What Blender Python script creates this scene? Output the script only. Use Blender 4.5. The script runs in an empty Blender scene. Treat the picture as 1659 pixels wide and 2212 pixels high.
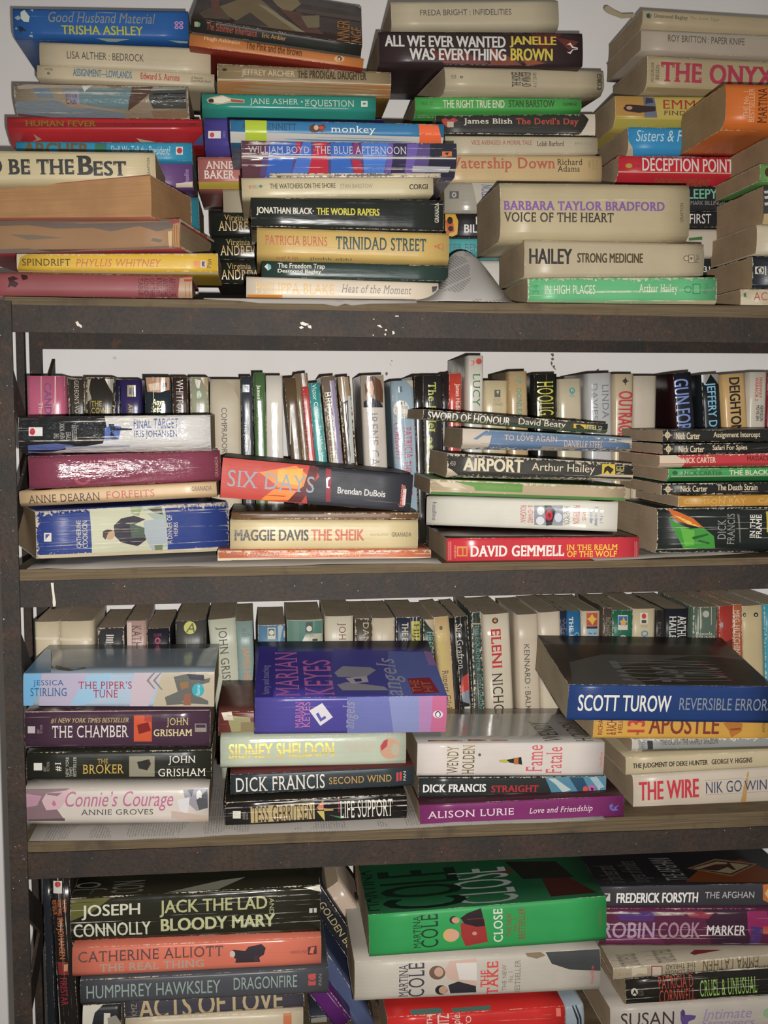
import bpy, bmesh, math, random
from mathutils import Vector, Matrix
random.seed(7)
SC = bpy.context.scene
COL = SC.collection

# ------------------------------------------------------------------ camera, world, flash, exposure
PW, PH, FPX = 1659.0, 2212.0, 2400.0            # photograph size and focal length in pixels
CAM = Vector((0.0, -0.98, 1.40))                # metres; the rack's front face is the plane Y = 0
PITCH, YAW = math.radians(5.1), math.radians(6.4)
c_f = Vector((math.sin(YAW)*math.cos(PITCH), math.cos(YAW)*math.cos(PITCH), -math.sin(PITCH)))
c_r = Vector((math.cos(YAW), -math.sin(YAW), 0))
c_u = c_r.cross(c_f)
cd = bpy.data.cameras.new('camera'); cam = bpy.data.objects.new('camera', cd); COL.objects.link(cam)
cd.sensor_fit = 'HORIZONTAL'; cd.sensor_width = 36.0; cd.lens = 36.0*FPX/PW; cd.clip_start = 0.02
cam.matrix_world = Matrix(((c_r.x, c_u.x, -c_f.x, CAM.x), (c_r.y, c_u.y, -c_f.y, CAM.y), (c_r.z, c_u.z, -c_f.z, CAM.z), (0, 0, 0, 1)))
SC.camera = cam
wd = bpy.data.worlds.new('world'); SC.world = wd; wd.use_nodes = True
wd.node_tree.nodes['Background'].inputs[0].default_value = (1.0, 0.96, 0.90, 1)
wd.node_tree.nodes['Background'].inputs[1].default_value = 0.17
fl = bpy.data.lights.new('camera_flash', 'SPOT'); fl.shadow_soft_size = 0.0045
fl.spot_size = math.radians(100); fl.spot_blend = 1.0
fl.energy = 52.5; fl.color = (1.0, 0.975, 0.945)
flo = bpy.data.objects.new('camera_flash', fl); COL.objects.link(flo)
f_pos = CAM+c_r*0.022-c_u*0.022+c_f*0.005
f_dir = (c_r*((800-PW/2)/FPX)+c_u*((PH/2-1300)/FPX)+c_f).normalized()
flo.matrix_world = Matrix.Translation(f_pos) @ f_dir.to_track_quat('-Z', 'Y').to_matrix().to_4x4()
SC.view_settings.view_transform = 'Standard'; SC.view_settings.look = 'None'
SC.view_settings.exposure = 0.0; SC.view_settings.gamma = 1.0
SC.view_settings.use_curve_mapping = False

# ------------------------------------------------------------------ points seen at a pixel
def ray(px, py):
    return c_r*((px-PW/2)/FPX) + c_u*((PH/2-py)/FPX) + c_f
def at(px, py, Y):
    d = ray(px, py); return CAM + d*((Y-CAM.y)/d.y)

# ------------------------------------------------------------------ materials
ALB = 1.01                                       # photo level -> surface colour
def lin(h, k=ALB):
    out = []
    for i in (0, 2, 4):
        c = int(h[i:i+2], 16)/255.0
        c = c/12.92 if c <= 0.04045 else ((c+0.055)/1.055)**2.4
        out.append(c*k)
    g = 0.3*out[0]+0.6*out[1]+0.1*out[2]
    out = [min(0.92, max(0.004, g+(c-g)*0.94)) for c in out]
    return (out[0], out[1], out[2], 1.0)

class NT:
    def __init__(s, name):
        s.m = bpy.data.materials.new(name); s.m.use_nodes = True
        s.t = s.m.node_tree; s.b = s.t.nodes['Principled BSDF']
    def n(s, typ, **kw):
        nd = s.t.nodes.new(typ)
        for k, v in kw.items():
            if k.startswith('i_'):
                nd.inputs[int(k[2:])].default_value = v
            else: setattr(nd, k, v)
        return nd
    def l(s, a, b): s.t.links.new(a, b)
    def math(s, op, a, b=None, c=None):
        nd = s.t.nodes.new('ShaderNodeMath'); nd.operation = op
        for i, v in enumerate((a, b, c)):
            if v is None: continue
            if isinstance(v, (int, float)): nd.inputs[i].default_value = v
            else: s.l(v, nd.inputs[i])
        return nd.outputs[0]
    def mix(s, f, a, b):
        nd = s.t.nodes.new('ShaderNodeMix'); nd.data_type = 'RGBA'
        for i, v in ((0, f), (6, a), (7, b)):
            if isinstance(v, (int, float, tuple)): nd.inputs[i].default_value = v
            else: s.l(v, nd.inputs[i])
        return nd.outputs[2]
    def noise(s, vec, scale, detail=3.0, rough=0.55):
        nd = s.n('ShaderNodeTexNoise'); nd.inputs['Scale'].default_value = scale
        nd.inputs['Detail'].default_value = detail; nd.inputs['Roughness'].default_value = rough
        s.l(vec, nd.inputs['Vector']); return nd.outputs['Fac']
    def ramp(s, fac, lo, hi):
        nd = s.n('ShaderNodeMapRange'); s.l(fac, nd.inputs[0])
        nd.inputs[1].default_value = lo; nd.inputs[2].default_value = hi
        return nd.outputs[0]
    def scaled(s, vec, sc, loc=(0, 0, 0)):
        nd = s.n('ShaderNodeMapping'); s.l(vec, nd.inputs[0])
        nd.inputs['Scale'].default_value = sc; nd.inputs['Location'].default_value = loc
        return nd.outputs[0]

_mats = {}
def cover_mat(hexc, rough=0.33, crease=0.35, wear=0.6, attr=True, metal=0.0, seed=0.0, kind='cover', dirt=0.25, film=False):
    """printed card: colour, reading creases along the spine, rubbed edges, a little grime"""
    key = (hexc, rough, crease, wear if attr else 0, attr, metal, round(seed, 1), kind, film)
    if key in _mats: return _mats[key]
    N = NT('%s_%s' % (kind, hexc)); b = N.b
    co = N.n('ShaderNodeTexCoord').outputs['Object']
    col = lin(hexc)
    sh = N.scaled(co, (1, 1, 1), (seed*0.37, 0, seed*0.11))
    soft = N.noise(sh, 14.0, 4.0)
    dark = tuple(c*(1-dirt*0.6) for c in col[:3]) + (1,)
    out = N.mix(N.ramp(soft, 0.35, 0.75), col, dark)
    height = None
    if crease > 0:
        st = N.noise(N.scaled(co, (5.0, 0.0, 420.0), (seed, 0, seed*3.1)), 1.0, 2.0, 0.5)
        ln = N.ramp(st, 0.70-0.125*crease, 0.735-0.115*crease)
        brk = N.ramp(N.noise(N.scaled(co, (60, 60, 160), (seed, 0, 0)), 1.0, 3.0), 0.40, 0.62)
        cr = N.math('MULTIPLY', ln, brk)
        cr = N.math('MULTIPLY', cr, min(0.85, 0.25+crease*0.6))
        if attr:
            sp = N.n('ShaderNodeAttribute', attribute_name='bk')
            xyz = N.n('ShaderNodeSeparateXYZ'); N.l(sp.outputs['Vector'], xyz.inputs[0])
            cr = N.math('MULTIPLY', cr, xyz.outputs[2])
        out = N.mix(cr, out, (0.72, 0.66, 0.55, 1))
        height = N.math('SUBTRACT', N.math('MULTIPLY', st, 1.0), cr)
    if attr and wear > 0:
        if crease <= 0:
            sp = N.n('ShaderNodeAttribute', attribute_name='bk')
            xyz = N.n('ShaderNodeSeparateXYZ'); N.l(sp.outputs['Vector'], xyz.inputs[0])
        dmin = N.math('MINIMUM', N.math('MULTIPLY', xyz.outputs[0], 1.3), xyz.outputs[1])
        nz = N.noise(N.scaled(co, (1, 1, 1), (seed, seed, 0)), 330.0, 5.0, 0.7)
        thr = N.math('MULTIPLY', N.ramp(nz, 0.44, 0.80), 0.0036*wear)
        thr = N.math('MULTIPLY', thr, N.ramp(N.noise(N.scaled(co, (1, 1, 1), (0, seed, seed)), 32.0, 2.0), max(0.12, 0.52-0.2*wear), 0.66))
        wm = N.math('LESS_THAN', dmin, thr)
        out = N.mix(N.math('MULTIPLY', wm, 0.8), out, (0.70, 0.60, 0.46, 1))
    N.l(out, b.inputs['Base Color'])
    rg = N.noise(sh, 60.0, 3.0)
    N.l(N.math('ADD', N.math('MULTIPLY', rg, 0.25), rough-0.10), b.inputs['Roughness'])
    b.inputs['Metallic'].default_value = metal
    b.inputs['Specular IOR Level'].default_value = 0.32
    wob = N.noise(N.scaled(co, (18, 18, 90), (seed, 0, 0)), 1.0, 3.0)
    hh = N.math('MULTIPLY', wob, 0.7)
    if height is not None: hh = N.math('ADD', hh, N.math('MULTIPLY', height, 0.25))
    if film:                                       # loose clear film, crinkled along the spine
        fw = N.noise(N.scaled(co, (38, 38, 130), (seed, 0, 0)), 1.0, 4.0, 0.6); hh = N.math('ADD', hh, N.math('MULTIPLY', fw, 2.2))
    bp = N.n('ShaderNodeBump'); bp.inputs['Strength'].default_value = min(0.9, 0.3+0.55*crease); bp.inputs['Distance'].default_value = 0.0014
    N.l(hh, bp.inputs['Height']); N.l(bp.outputs[0], b.inputs['Normal'])
    _mats[key] = N.m; return N.m

def pages_mat(hexc):
    key = ('pages', hexc)
    if key in _mats: return _mats[key]
    N = NT('page_edges_'+hexc); b = N.b
    co = N.n('ShaderNodeTexCoord').outputs['Object']
    ln = N.noise(N.scaled(co, (6, 6, 1500)), 1.0, 2.0)
    bl = N.noise(co, 30.0, 3.0)
    c = lin(hexc, 1.0)
    out = N.mix(N.ramp(ln, 0.3, 0.7), tuple(x*0.80 for x in c[:3])+(1,), c)
    out = N.mix(N.ramp(bl, 0.40, 0.8), out, tuple(x*0.72 for x in c[:3])+(1,))
    N.l(out, b.inputs['Base Color']); b.inputs['Roughness'].default_value = 0.9
    b.inputs['Specular IOR Level'].default_value = 0.15
    bp = N.n('ShaderNodeBump'); bp.inputs['Strength'].default_value = 0.5; bp.inputs['Distance'].default_value = 0.0006
    N.l(ln, bp.inputs['Height']); N.l(bp.outputs[0], b.inputs['Normal'])
    _mats[key] = N.m; return N.m

# ------------------------------------------------------------------ objects
def tag(o, label=None, cat=None, group=None, kind=None):
    if label: o['label'] = label
    if cat: o['category'] = cat
    if group: o['group'] = group
    if kind: o['kind'] = kind
    return o
def mesh_obj(name, verts, faces, mats, parent=None, fmat=None, smooth=None, attr=None):
    me = bpy.data.meshes.new(name)
    me.from_pydata([tuple(v) for v in verts], [], faces)
    for m in (mats if isinstance(mats, (list, tuple)) else [mats]): me.materials.append(m)
    if fmat: me.polygons.foreach_set('material_index', fmat)
    if smooth is True: me.polygons.foreach_set('use_smooth', [True]*len(me.polygons))
    elif smooth: me.polygons.foreach_set('use_smooth', smooth)
    if attr:
        a = me.attributes.new('bk', 'FLOAT_VECTOR', 'POINT')
        a.data.foreach_set('vector', [c for v in attr for c in v])
    me.update()
    o = bpy.data.objects.new(name, me); COL.objects.link(o)
    if parent: o.parent = parent
    return o
def box_geo(x0, y0, z0, x1, y1, z1):
    v = [(x, y, z) for x in (x0, x1) for y in (y0, y1) for z in (z0, z1)]
    return v, [(0,1,3,2), (4,6,7,5), (0,4,5,1), (2,3,7,6), (0,2,6,4), (1,5,7,3)]

# ------------------------------------------------------------------ lettering
_texts = {}                                       # (string, style) -> outline geometry
def need_text(s, st):
    _texts.setdefault((s, ''.join(c for c in st if c in 'bBsil')), None)
def build_texts():
    tmp = []
    for (s, st) in list(_texts)+[('H', ''), ('x', ''), ('l', ''), ('p', '')]:
        cu = bpy.data.curves.new('glyphs', 'FONT'); cu.body = s; cu.resolution_u = 3
        cu.shear = 0.0; cu.align_x = 'LEFT'; cu.space_line = 0.85; cu.fill_mode = 'FRONT'
        cu.space_character = 1.08 if 's' in st else 1.0
        o = bpy.data.objects.new('glyphs', cu); COL.objects.link(o); tmp.append(((s, st), o, cu))
    dg = bpy.context.evaluated_depsgraph_get(); dg.update()
    raw = []
    for key, o, cu in tmp:
        me = o.evaluated_get(dg).to_mesh()
        vs = [(v.co.x, v.co.y, 0) for v in me.vertices]
        fs = []
        for p in me.polygons:
            f = tuple(p.vertices)
            a = sum(vs[f[i]][0]*vs[f[(i+1) % len(f)]][1]-vs[f[(i+1) % len(f)]][0]*vs[f[i]][1] for i in range(len(f)))
            if abs(a) > 1e-9: fs.append(f if a > 0 else f[::-1])
        o.evaluated_get(dg).to_mesh_clear()
        raw.append((key, vs, fs))
    lv = [max(v[1] for v in vs) for k, vs, fs in raw[-4:-1]] + [0.0, min(v[1] for v in raw[-1][1])]
    for key, vs, fs in raw[:-4]:
        if 's' in key[1]: add_serifs(vs, fs, lv)
        d = 0.034 if 'B' in key[1] else 0.017 if 'b' in key[1] else 0.0
        if d:                                      # a heavier stroke: the same outline laid down again beside itself
            n = len(vs); v0 = list(vs); f0 = list(fs)
            for q, (ax, ay) in enumerate(((-d, -d*0.3), (d, d*0.3), (-d, d*0.3), (d, -d*0.3))):
                if q == 0: vs[:] = [(x+ax, y+ay, w) for x, y, w in v0]
                else:
                    vs.extend((x+ax, y+ay, w+2*q) for x, y, w in v0); fs.extend(tuple(i+n*q for i in f) for f in f0)
        if 'i' in key[1]: vs[:] = [(x+0.25*y, y, w) for x, y, w in vs]
        xs = [v[0] for v in vs]; ys = [v[1] for v in vs]
        _texts[key] = (vs, fs, min(xs), max(xs), min(ys), max(ys))
    for key, o, cu in tmp:
        bpy.data.objects.remove(o); bpy.data.curves.remove(cu)
def add_serifs(vs, fs, lv):
    """short slabs on the stem ends and small beaks on the arm ends of upright letters"""
    cnt = {}
    for f in fs:
        for i in range(len(f)):
            e = (f[i], f[(i+1) % len(f)]); k = (min(e), max(e)); cnt.setdefault(k, []).append(e)
    ext = 0.055; th = 0.038; quads = []
    for k, es in cnt.items():
        if len(es) != 1: continue
        a, b = vs[es[0][0]], vs[es[0][1]]
        dx, dy = b[0]-a[0], b[1]-a[1]
        lvl = lambda y: min(abs(y-q) for q in lv) < 0.012
        if abs(dy) < 0.004 and 0.05 < abs(dx) < 0.26 and lvl(a[1]):
            x0, x1 = min(a[0], b[0])-ext, max(a[0], b[0])+ext; y = a[1]
            if dx > 0: quads.append(((x0, y), (x1, y), (x1, y+th), (x0, y+th)))
            else: quads.append(((x0, y-th), (x1, y-th), (x1, y), (x0, y)))
        elif abs(dx) < 0.004 and 0.045 < abs(dy) < 0.16:
            ym, yM = min(a[1], b[1]), max(a[1], b[1]); x = a[0]
            sx = -0.045 if dy > 0 else 0.045
            xa, xb = min(x, x+sx), max(x, x+sx)
            if abs(yM-lv[0]) < 0.012: quads.append(((xa, yM-0.18), (xb, yM-0.18), (xb, yM), (xa, yM)))
            elif abs(ym) < 0.012: quads.append(((xa, ym), (xb, ym), (xb, ym+0.18), (xa, ym+0.18)))
    for q in quads:
        i = len(vs); vs.extend((x, y, 1) for x, y in q); fs.append((i, i+1, i+2, i+3))

# ------------------------------------------------------------------ one book
LEN_SEG, SP_SEG = 6, 10
def T(txt, x0, y0, x1, y1, col, st='', r=0): return ('T', txt, (x0, y0, x1, y1), col, st, r)
def D(col, *pts, st=''):
    """a printed patch: four numbers make a box, 'e' plus four an ellipse, else a list of pixel points"""
    return ('D', pts, col, st)
class Book:
    def __init__(b, O, ex, ez, L, zt0, zb0, zt1, zb1, W, bulge, p, chin, slant, curl):
        b.O, b.ex, b.ez = O, ex, ez; b.ey = ez.cross(ex).normalized()
        b.L, b.z = L, (zt0, zb0, zt1, zb1); b.W, b.bulge, b.p, b.chin, b.slant, b.curl = W, bulge, p, chin, slant, curl
    def zt(b, x): u = x/b.L; return b.z[0]*(1-u)+b.z[2]*u
    def zb(b, x): u = x/b.L; return b.z[1]*(1-u)+b.z[3]*u
    def prof(b, s):                                # how far the spine falls back from its foremost line, s in -1..1
        y = b.bulge*abs(s)**b.p
        if b.chin:
            sc, dy = b.chin
            if s < sc: y += dy*((sc-s)/(1+sc))**1.15
        return y
    def spine_pt(b, x, z, lift):
        zt, zb = b.zt(x), b.zb(x); zm = (zt+zb)/2
        s = max(-1.0, min(1.0, (z-zm)/max(1e-5, (zt-zb)/2)))
        return (x, b.prof(s)-lift+b.slant*(z-zm), z)
    def lift5(b, y):                               # the front cover rises a little towards its free edge
        k = min(4, int(y/b.W*5)); f = y/b.W*5-k
        return b.curl*((k/5)**2*(1-f)+((k+1)/5)**2*f)
    def top_pt(b, x, y, lift):
        zt = b.zt(x); h = (zt-b.zb(x))/2; y = max(0.0015, min(b.W, y-b.slant*h-b.bulge))
        return (x, y+b.slant*h+b.bulge, zt+b.lift5(y)+lift)
    def hit(b, px, py, top=False):                 # pixel -> spine (x, z) or front cover (x, y)
        d = ray(px, py); o = CAM-b.O
        dl = (d.dot(b.ex), d.dot(b.ey), d.dot(b.ez)); ol = (o.dot(b.ex), o.dot(b.ey), o.dot(b.ez))
        if top:
            t = ((b.z[0]+b.z[2])/2-ol[2])/dl[2]; return (ol[0]+dl[0]*t, ol[1]+dl[1]*t)
        t = -ol[1]/dl[1]; return (ol[0]+dl[0]*t, ol[2]+dl[2]*t)
    def rect(b, bx, top):
        x0, y0, x1, y1 = bx; cx, cy = (x0+x1)/2, (y0+y1)/2
        h = (b.hit(x0, cy, top), b.hit(x1, cy, top)); v = (b.hit(cx, y0, top), b.hit(cx, y1, top))
        c = b.hit(cx, cy, top)
        hw = max(abs(h[0][0]-h[1][0]), abs(v[0][0]-v[1][0]))/2
        hh = max(abs(h[0][1]-h[1][1]), abs(v[0][1]-v[1][1]))/2
        if top:
            hh = abs(v[0][1]-v[1][1])/2; c = ((h[0][0]+h[1][0])/2, (v[0][1]+v[1][1])/2); hw = abs(h[0][0]-h[1][0])/2
        return c[0], c[1], hw, hh
    def local(b, fr):                              # fractions of the spine -> rectangle
        u0, v0, u1, v1 = fr; xa, xb = u0*b.L, u1*b.L; xm = (xa+xb)/2
        za = b.zb(xm)+(b.zt(xm)-b.zb(xm))*v0; zc = b.zb(xm)+(b.zt(xm)-b.zb(xm))*v1
        return xm, (za+zc)/2, (xb-xa)/2, (zc-za)/2

def build_book(B, label, hexc, items, group, name='paperback_book', cat='book', page='b59e80', rough=0.36, crease=0.3,
               wear=0.4, boards=None, inset=0.0003, seed=None, fore=False, page_label=None, hard=False, film=False):
    seed = random.uniform(0, 50) if seed is None else seed
    root = bpy.data.objects.new(name, None); COL.objects.link(root)
    root.empty_display_size = 0.02
    M = Matrix(((B.ex.x, B.ey.x, B.ez.x, B.O.x), (B.ex.y, B.ey.y, B.ez.y, B.O.y), (B.ex.z, B.ey.z, B.ez.z, B.O.z), (0, 0, 0, 1)))
    root.matrix_world = M
    tag(root, label, cat, group)
    W, L = B.W, B.L; th = 0.0022 if hard else 0.00045
    ny = 5
    xs = [L*i/LEN_SEG for i in range(LEN_SEG+1)]
    def section(x, inner):
        zt, zb = B.zt(x), B.zb(x); zm = (zt+zb)/2; h = (zt-zb)/2; o = th if inner else 0.0
        pts = []
        for j in range(ny):
            y = W*(1-j/ny); pts.append((x, y+B.bulge+B.slant*(-h)+(B.chin[1] if B.chin else 0), zb+o, W*(1-j/ny), 0.0))
        for k in range(SP_SEG+1):
            s = -1+2*k/SP_SEG
            zz = zm+s*(h-o)
            pts.append((x, B.prof(s)+o+B.slant*(zz-zm), zz, (1-abs(s))*h, 1.0))
        for j in range(1, ny+1):
            y = W*j/ny
            pts.append((x, y+B.bulge+B.slant*h, zt-o+B.curl*(j/ny)**2, y, 0.0))
        return pts
    verts, attr, faces, sm = [], [], [], []
    n = ny*2+SP_SEG+1
    for inner in (0, 1):
        for x in xs:
            for (a, y, z, f, sp) in section(x, inner):
                verts.append((a, y, z)); attr.append((min(x, L-x), f, sp))
    def idx(inner, i, j): return inner*(LEN_SEG+1)*n+i*n+j
    for i in range(LEN_SEG):
        for j in range(n-1):
            faces.append((idx(0,i,j), idx(0,i+1,j), idx(0,i+1,j+1), idx(0,i,j+1))); sm.append(True)
            faces.append((idx(1,i,j), idx(1,i,j+1), idx(1,i+1,j+1), idx(1,i+1,j))); sm.append(True)
        for j, fl_ in ((0, 0), (n-1, 1)):
            q = (idx(0,i,j), idx(1,i,j), idx(1,i+1,j), idx(0,i+1,j)); faces.append(q if not fl_ else q[::-1]); sm.append(False)
    for j in range(n-1):
        faces.append((idx(0,0,j), idx(0,0,j+1), idx(1,0,j+1), idx(1,0,j))); sm.append(False)
        q = (idx(0,LEN_SEG,j), idx(0,LEN_SEG,j+1), idx(1,LEN_SEG,j+1), idx(1,LEN_SEG,j)); faces.append(q[::-1]); sm.append(False)
    mats = [cover_mat(hexc, rough, crease, wear, True, 0.0, seed, film=film)]
    fm = [0]*len(faces)
    if boards:                                     # cover boards coloured apart from the spine, by print and once by painted shade
        mats.append(cover_mat(boards, rough, 0.0, wear, True, 0.0, seed))
        q = 0
        for i in range(LEN_SEG):
            for j in range(n-1):
                if j < ny or j >= ny+SP_SEG: fm[q] = fm[q+1] = 1
                q += 2
            q += 2
    # page block
    ins = 0.003 if hard else inset
    pv, pf = [], []
    K = 6
    def psec(x):
        zt, zb = B.zt(x)-th*1.02, B.zb(x)+th*1.02; zm = (zt+zb)/2; h = (zt-zb)/2; pts = []
        for k in range(K+1):
            s = -1+2*k/K; z = zm+s*h
            pts.append((x, B.prof(s)+th*1.5+B.slant*(z-zm), z))
        for k in range(K+1):
            s = 1-2*k/K; z = zm+s*h
            pts.append((x, W-ins-0.0012*(1-s*s)+B.bulge+B.slant*(z-zm), z))
        return pts
    px = [ins, L/2, L-ins]
    m = 2*(K+1)
    for x in px: pv.extend(psec(x))
    for i in range(2):
        for j in range(m):
            j2 = (j+1) % m; pf.append((i*m+j, (i+1)*m+j, (i+1)*m+j2, i*m+j2))
    for i, fl_ in ((0, 0), (2, 1)):
        for k in range(K):
            q = (i*m+k, i*m+k+1, i*m+m-2-k, i*m+m-1-k); pf.append(q if not fl_ else q[::-1])
    pg = mesh_obj('pages', pv, pf, pages_mat(page), root)
    if page_label: pg['label'] = page_label
    # print: patches first, lettering above
    gv, gf, gm, gmat = [], [], [], []
    dv, df, dm, dmat = [], [], [], []
    stick = []
    layer = 0
    for it in items:
        if it[0] == 'T':
            _, txt, bx, col, st, r = it
            top_ = 'x' in st
            cx, cz, hw, hh = B.local(bx) if 'f' in st else B.rect(bx, top_)
            vs, fs, x0, x1, y0, y1 = _texts[(txt, ''.join(c for c in st if c in 'bBsil'))]
            mt = cover_mat(col, 0.5 if 'g' in st else 0.26 if 'm' in st else rough+0.04, crease if 'x' not in st else 0, 0, False, 0.85 if 'm' in st else 0.0, seed, 'ink', 0.05, film and not top_)
            if mt not in gmat: gmat.append(mt)
            base = len(gv); tri = []
            lift0 = 0.00030
            vv = []
            for (x, y, lay) in vs:
                a = (x-x0)/max(1e-6, x1-x0)*2-1; c = (y-y0)/max(1e-6, y1-y0)*2-1
                if r == 0: X, Z = cx+a*hw, cz+c*hh
                elif r == 90: X, Z = cx-c*hw, cz+a*hh
                elif r == 270: X, Z = cx+c*hw, cz-a*hh
                else: X, Z = cx-a*hw, cz-c*hh
                vv.append((X, Z, lay))
            # drop what would overhang the spine
            fs2 = fs
            if not top_:
                za, zc2 = min(q[1] for q in vv), max(q[1] for q in vv)
                bm = bmesh.new(); bv = [bm.verts.new((X, lay, Z)) for X, Z, lay in vv]
                for f in fs:
                    try: bm.faces.new([bv[i] for i in f])
                    except ValueError: pass
                z1, z0 = (B.z[0]+B.z[2])/2, (B.z[1]+B.z[3])/2
                for k in range(1, SP_SEG):
                    zp = z0+(z1-z0)*k/SP_SEG
                    if za < zp < zc2: bmesh.ops.bisect_plane(bm, geom=bm.verts[:]+bm.edges[:]+bm.faces[:], plane_co=(0, 0, zp), plane_no=(0, 0, 1))
                bm.verts.index_update()
                vv = [(q.co.x, q.co.z, q.co.y) for q in bm.verts]; fs2 = [tuple(q.index for q in f.verts) for f in bm.faces]
                bm.free()
            for (X, Z, lay) in vv:
                lf = lift0+lay*0.000012
                if top_: gv.append(B.top_pt(min(max(X, 0.001), L-0.001), Z, lf))
                else:
                    X = min(max(X, 0.0005), L-0.0005); Z = min(max(Z, B.zb(X)+0.0004), B.zt(X)-0.0004)
                    gv.append(B.spine_pt(X, Z, lf))
            for f in fs2:
                gf.append(tuple(i+base for i in f)); gm.append(gmat.index(mt))
        else:
            _, pts, col, st = it
            top_ = 'x' in st; layer += 1
            if len(pts) == 4 and not isinstance(pts[0], (tuple, str)):
                x0, y0, x1, y1 = pts
                if 'f' in st: poly = [(x0*L, y0), (x1*L, y0), (x1*L, y1), (x0*L, y1)]
                else: poly = [(x0, y1), (x1, y1), (x1, y0), (x0, y0)]
            elif pts[0] == 'e':
                _, x0, y0, x1, y1 = pts; poly = []
                for q in range(20):
                    an = -2*math.pi*q/20; poly.append(((x0+x1)/2+(x1-x0)/2*math.cos(an), (y0+y1)/2+(y1-y0)/2*math.sin(an)))
            else: poly = list(pts)
            if 'f' in st: loc = [(X, B.zb(X)+(B.zt(X)-B.zb(X))*v) for X, v in poly]
            else: loc = [B.hit(a, c, top_) for a, c in poly]
            # subdivide so that it follows the curve of the spine
            bm = bmesh.new()
            bv = [bm.verts.new((X, 0, Z)) for X, Z in loc]
            try: bm.faces.new(bv)
            except ValueError: bm.free(); continue
            if not top_:
                zt, zb = max(B.z[0], B.z[2]), min(B.z[1], B.z[3])
                for k in range(1, SP_SEG):
                    zc = zb+(zt-zb)*k/SP_SEG
                    bmesh.ops.bisect_plane(bm, geom=bm.verts[:]+bm.edges[:]+bm.faces[:], plane_co=(0, 0, zc), plane_no=(0, 0, 1))
            else:
                for k in range(1, 5):
                    bmesh.ops.bisect_plane(bm, geom=bm.verts[:]+bm.edges[:]+bm.faces[:], plane_co=(0, 0, W*k/5), plane_no=(0, 0, 1))
            bmesh.ops.triangulate(bm, faces=bm.faces[:])
            lf = 0.00008+0.00001*layer
            sv, sf = (([], []) if 'k' in st else (dv, df))
            base = len(sv); bm.verts.index_update()
            for v in bm.verts:
                X, Z = min(max(v.co.x, 0.0), L), v.co.z
                if top_: sv.append(B.top_pt(X, Z, lf))
                else: sv.append(B.spine_pt(X, min(max(Z, B.zb(X)), B.zt(X)), lf+(0.00025 if 'k' in st else 0)))
            mt = cover_mat(col, 0.26 if 'm' in st else rough, crease if not top_ and 'k' not in st else 0, 0, False, 0.8 if 'm' in st else 0.0, seed, 'print', 0.15, film and not top_)
            nf = []
            for f in bm.faces:
                ids = [v.index for v in f.verts]
                p0, p1, p2 = [Vector(sv[base+q]) for q in ids]
                nn = (p1-p0).cross(p2-p0)
                if (nn.z < 0) if top_ else (nn.y > 0): ids = ids[::-1]
                nf.append(tuple(base+q for q in ids))
            bm.free()
            sf.extend(nf)
            if 'k' in st: stick.append((sv, sf, mt))
            else:
                if mt not in dmat: dmat.append(mt)
                dm.extend([dmat.index(mt)]*len(nf))
    if df:                                         # print belongs to the card: same mesh, its own inks
        base = len(verts); nm = len(mats)
        verts.extend(dv); attr.extend([(0.05, 0.05, 0.0)]*len(dv)); faces.extend(tuple(i+base for i in f) for f in df)
        fm.extend(nm+i for i in dm); sm.extend([True]*len(df)); mats.extend(dmat)
    cover = mesh_obj('cover', verts, faces, mats, root, fm, sm, attr)
    if gf: mesh_obj('lettering', gv, gf, gmat, cover, gm)
    for sv, sf, mt in stick: mesh_obj('sticker', sv, sf, mt, cover)
    return root

BOOKS = []
def lie(label, quad, hexc, items=(), Y=0.075, rest=None, dY=0.0, W=0.108, pitch=0.0, bulge=None, p=3.0, chin=None, slant=0.0, curl=0.0, group='', **kw):
    """a book on its side, spine towards the room. quad = left x, top, bottom, right x, top, bottom in pixels"""
    xl, tl, bl, xr, tr, br = quad
    Pl, Pr = at(xl, (tl+bl)/2, Y), at(xr, (tr+br)/2, Y+dY)
    ex = (Pr-Pl).normalized()
    ez = (Vector((0, 0, 1))-ex*ex.z).normalized()
    if pitch: ez = (Matrix.Rotation(math.radians(pitch), 3, ex) @ ez)
    ey = ez.cross(ex)
    b = Book(Pl, ex, ez, 1, 0, 0, 0, 0, W, 0, 2, None, 0, 0)
    c = [b.hit(xl, tl), b.hit(xl, bl), b.hit(xr, tr), b.hit(xr, br)]
    x0 = (c[0][0]+c[1][0])/2; x1 = (c[2][0]+c[3][0])/2
    b.O = Pl+ex*x0; b.L = x1-x0; b.z = (c[0][1], c[1][1], c[2][1], c[3][1])
    if rest is not None:                           # the book stands on a board: its lower side meets it
        b.z = (b.z[0], (rest-b.O.z)/ez.z, b.z[2], (rest-b.O.z-ex.z*b.L)/ez.z)
    zc = (b.z[1]+b.z[3])/2
    b.O = b.O+ez*zc; b.z = tuple(z-zc for z in b.z)
    th = (b.z[0]-b.z[1]+b.z[2]-b.z[3])/2
    b.bulge = th*0.07 if bulge is None else bulge; b.p, b.chin, b.slant, b.curl = p, chin, slant, curl
    if kw.get('fore'):                             # turned round: the page edges face the room
        b.O = b.O+b.ey*W+b.ex*b.L; b.ex = -b.ex; b.ey = -b.ey
        b.z = (b.z[2], b.z[3], b.z[0], b.z[1]); b.slant = -slant
    BOOKS.append((b, label, hexc, items, group, kw)); return b
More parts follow.
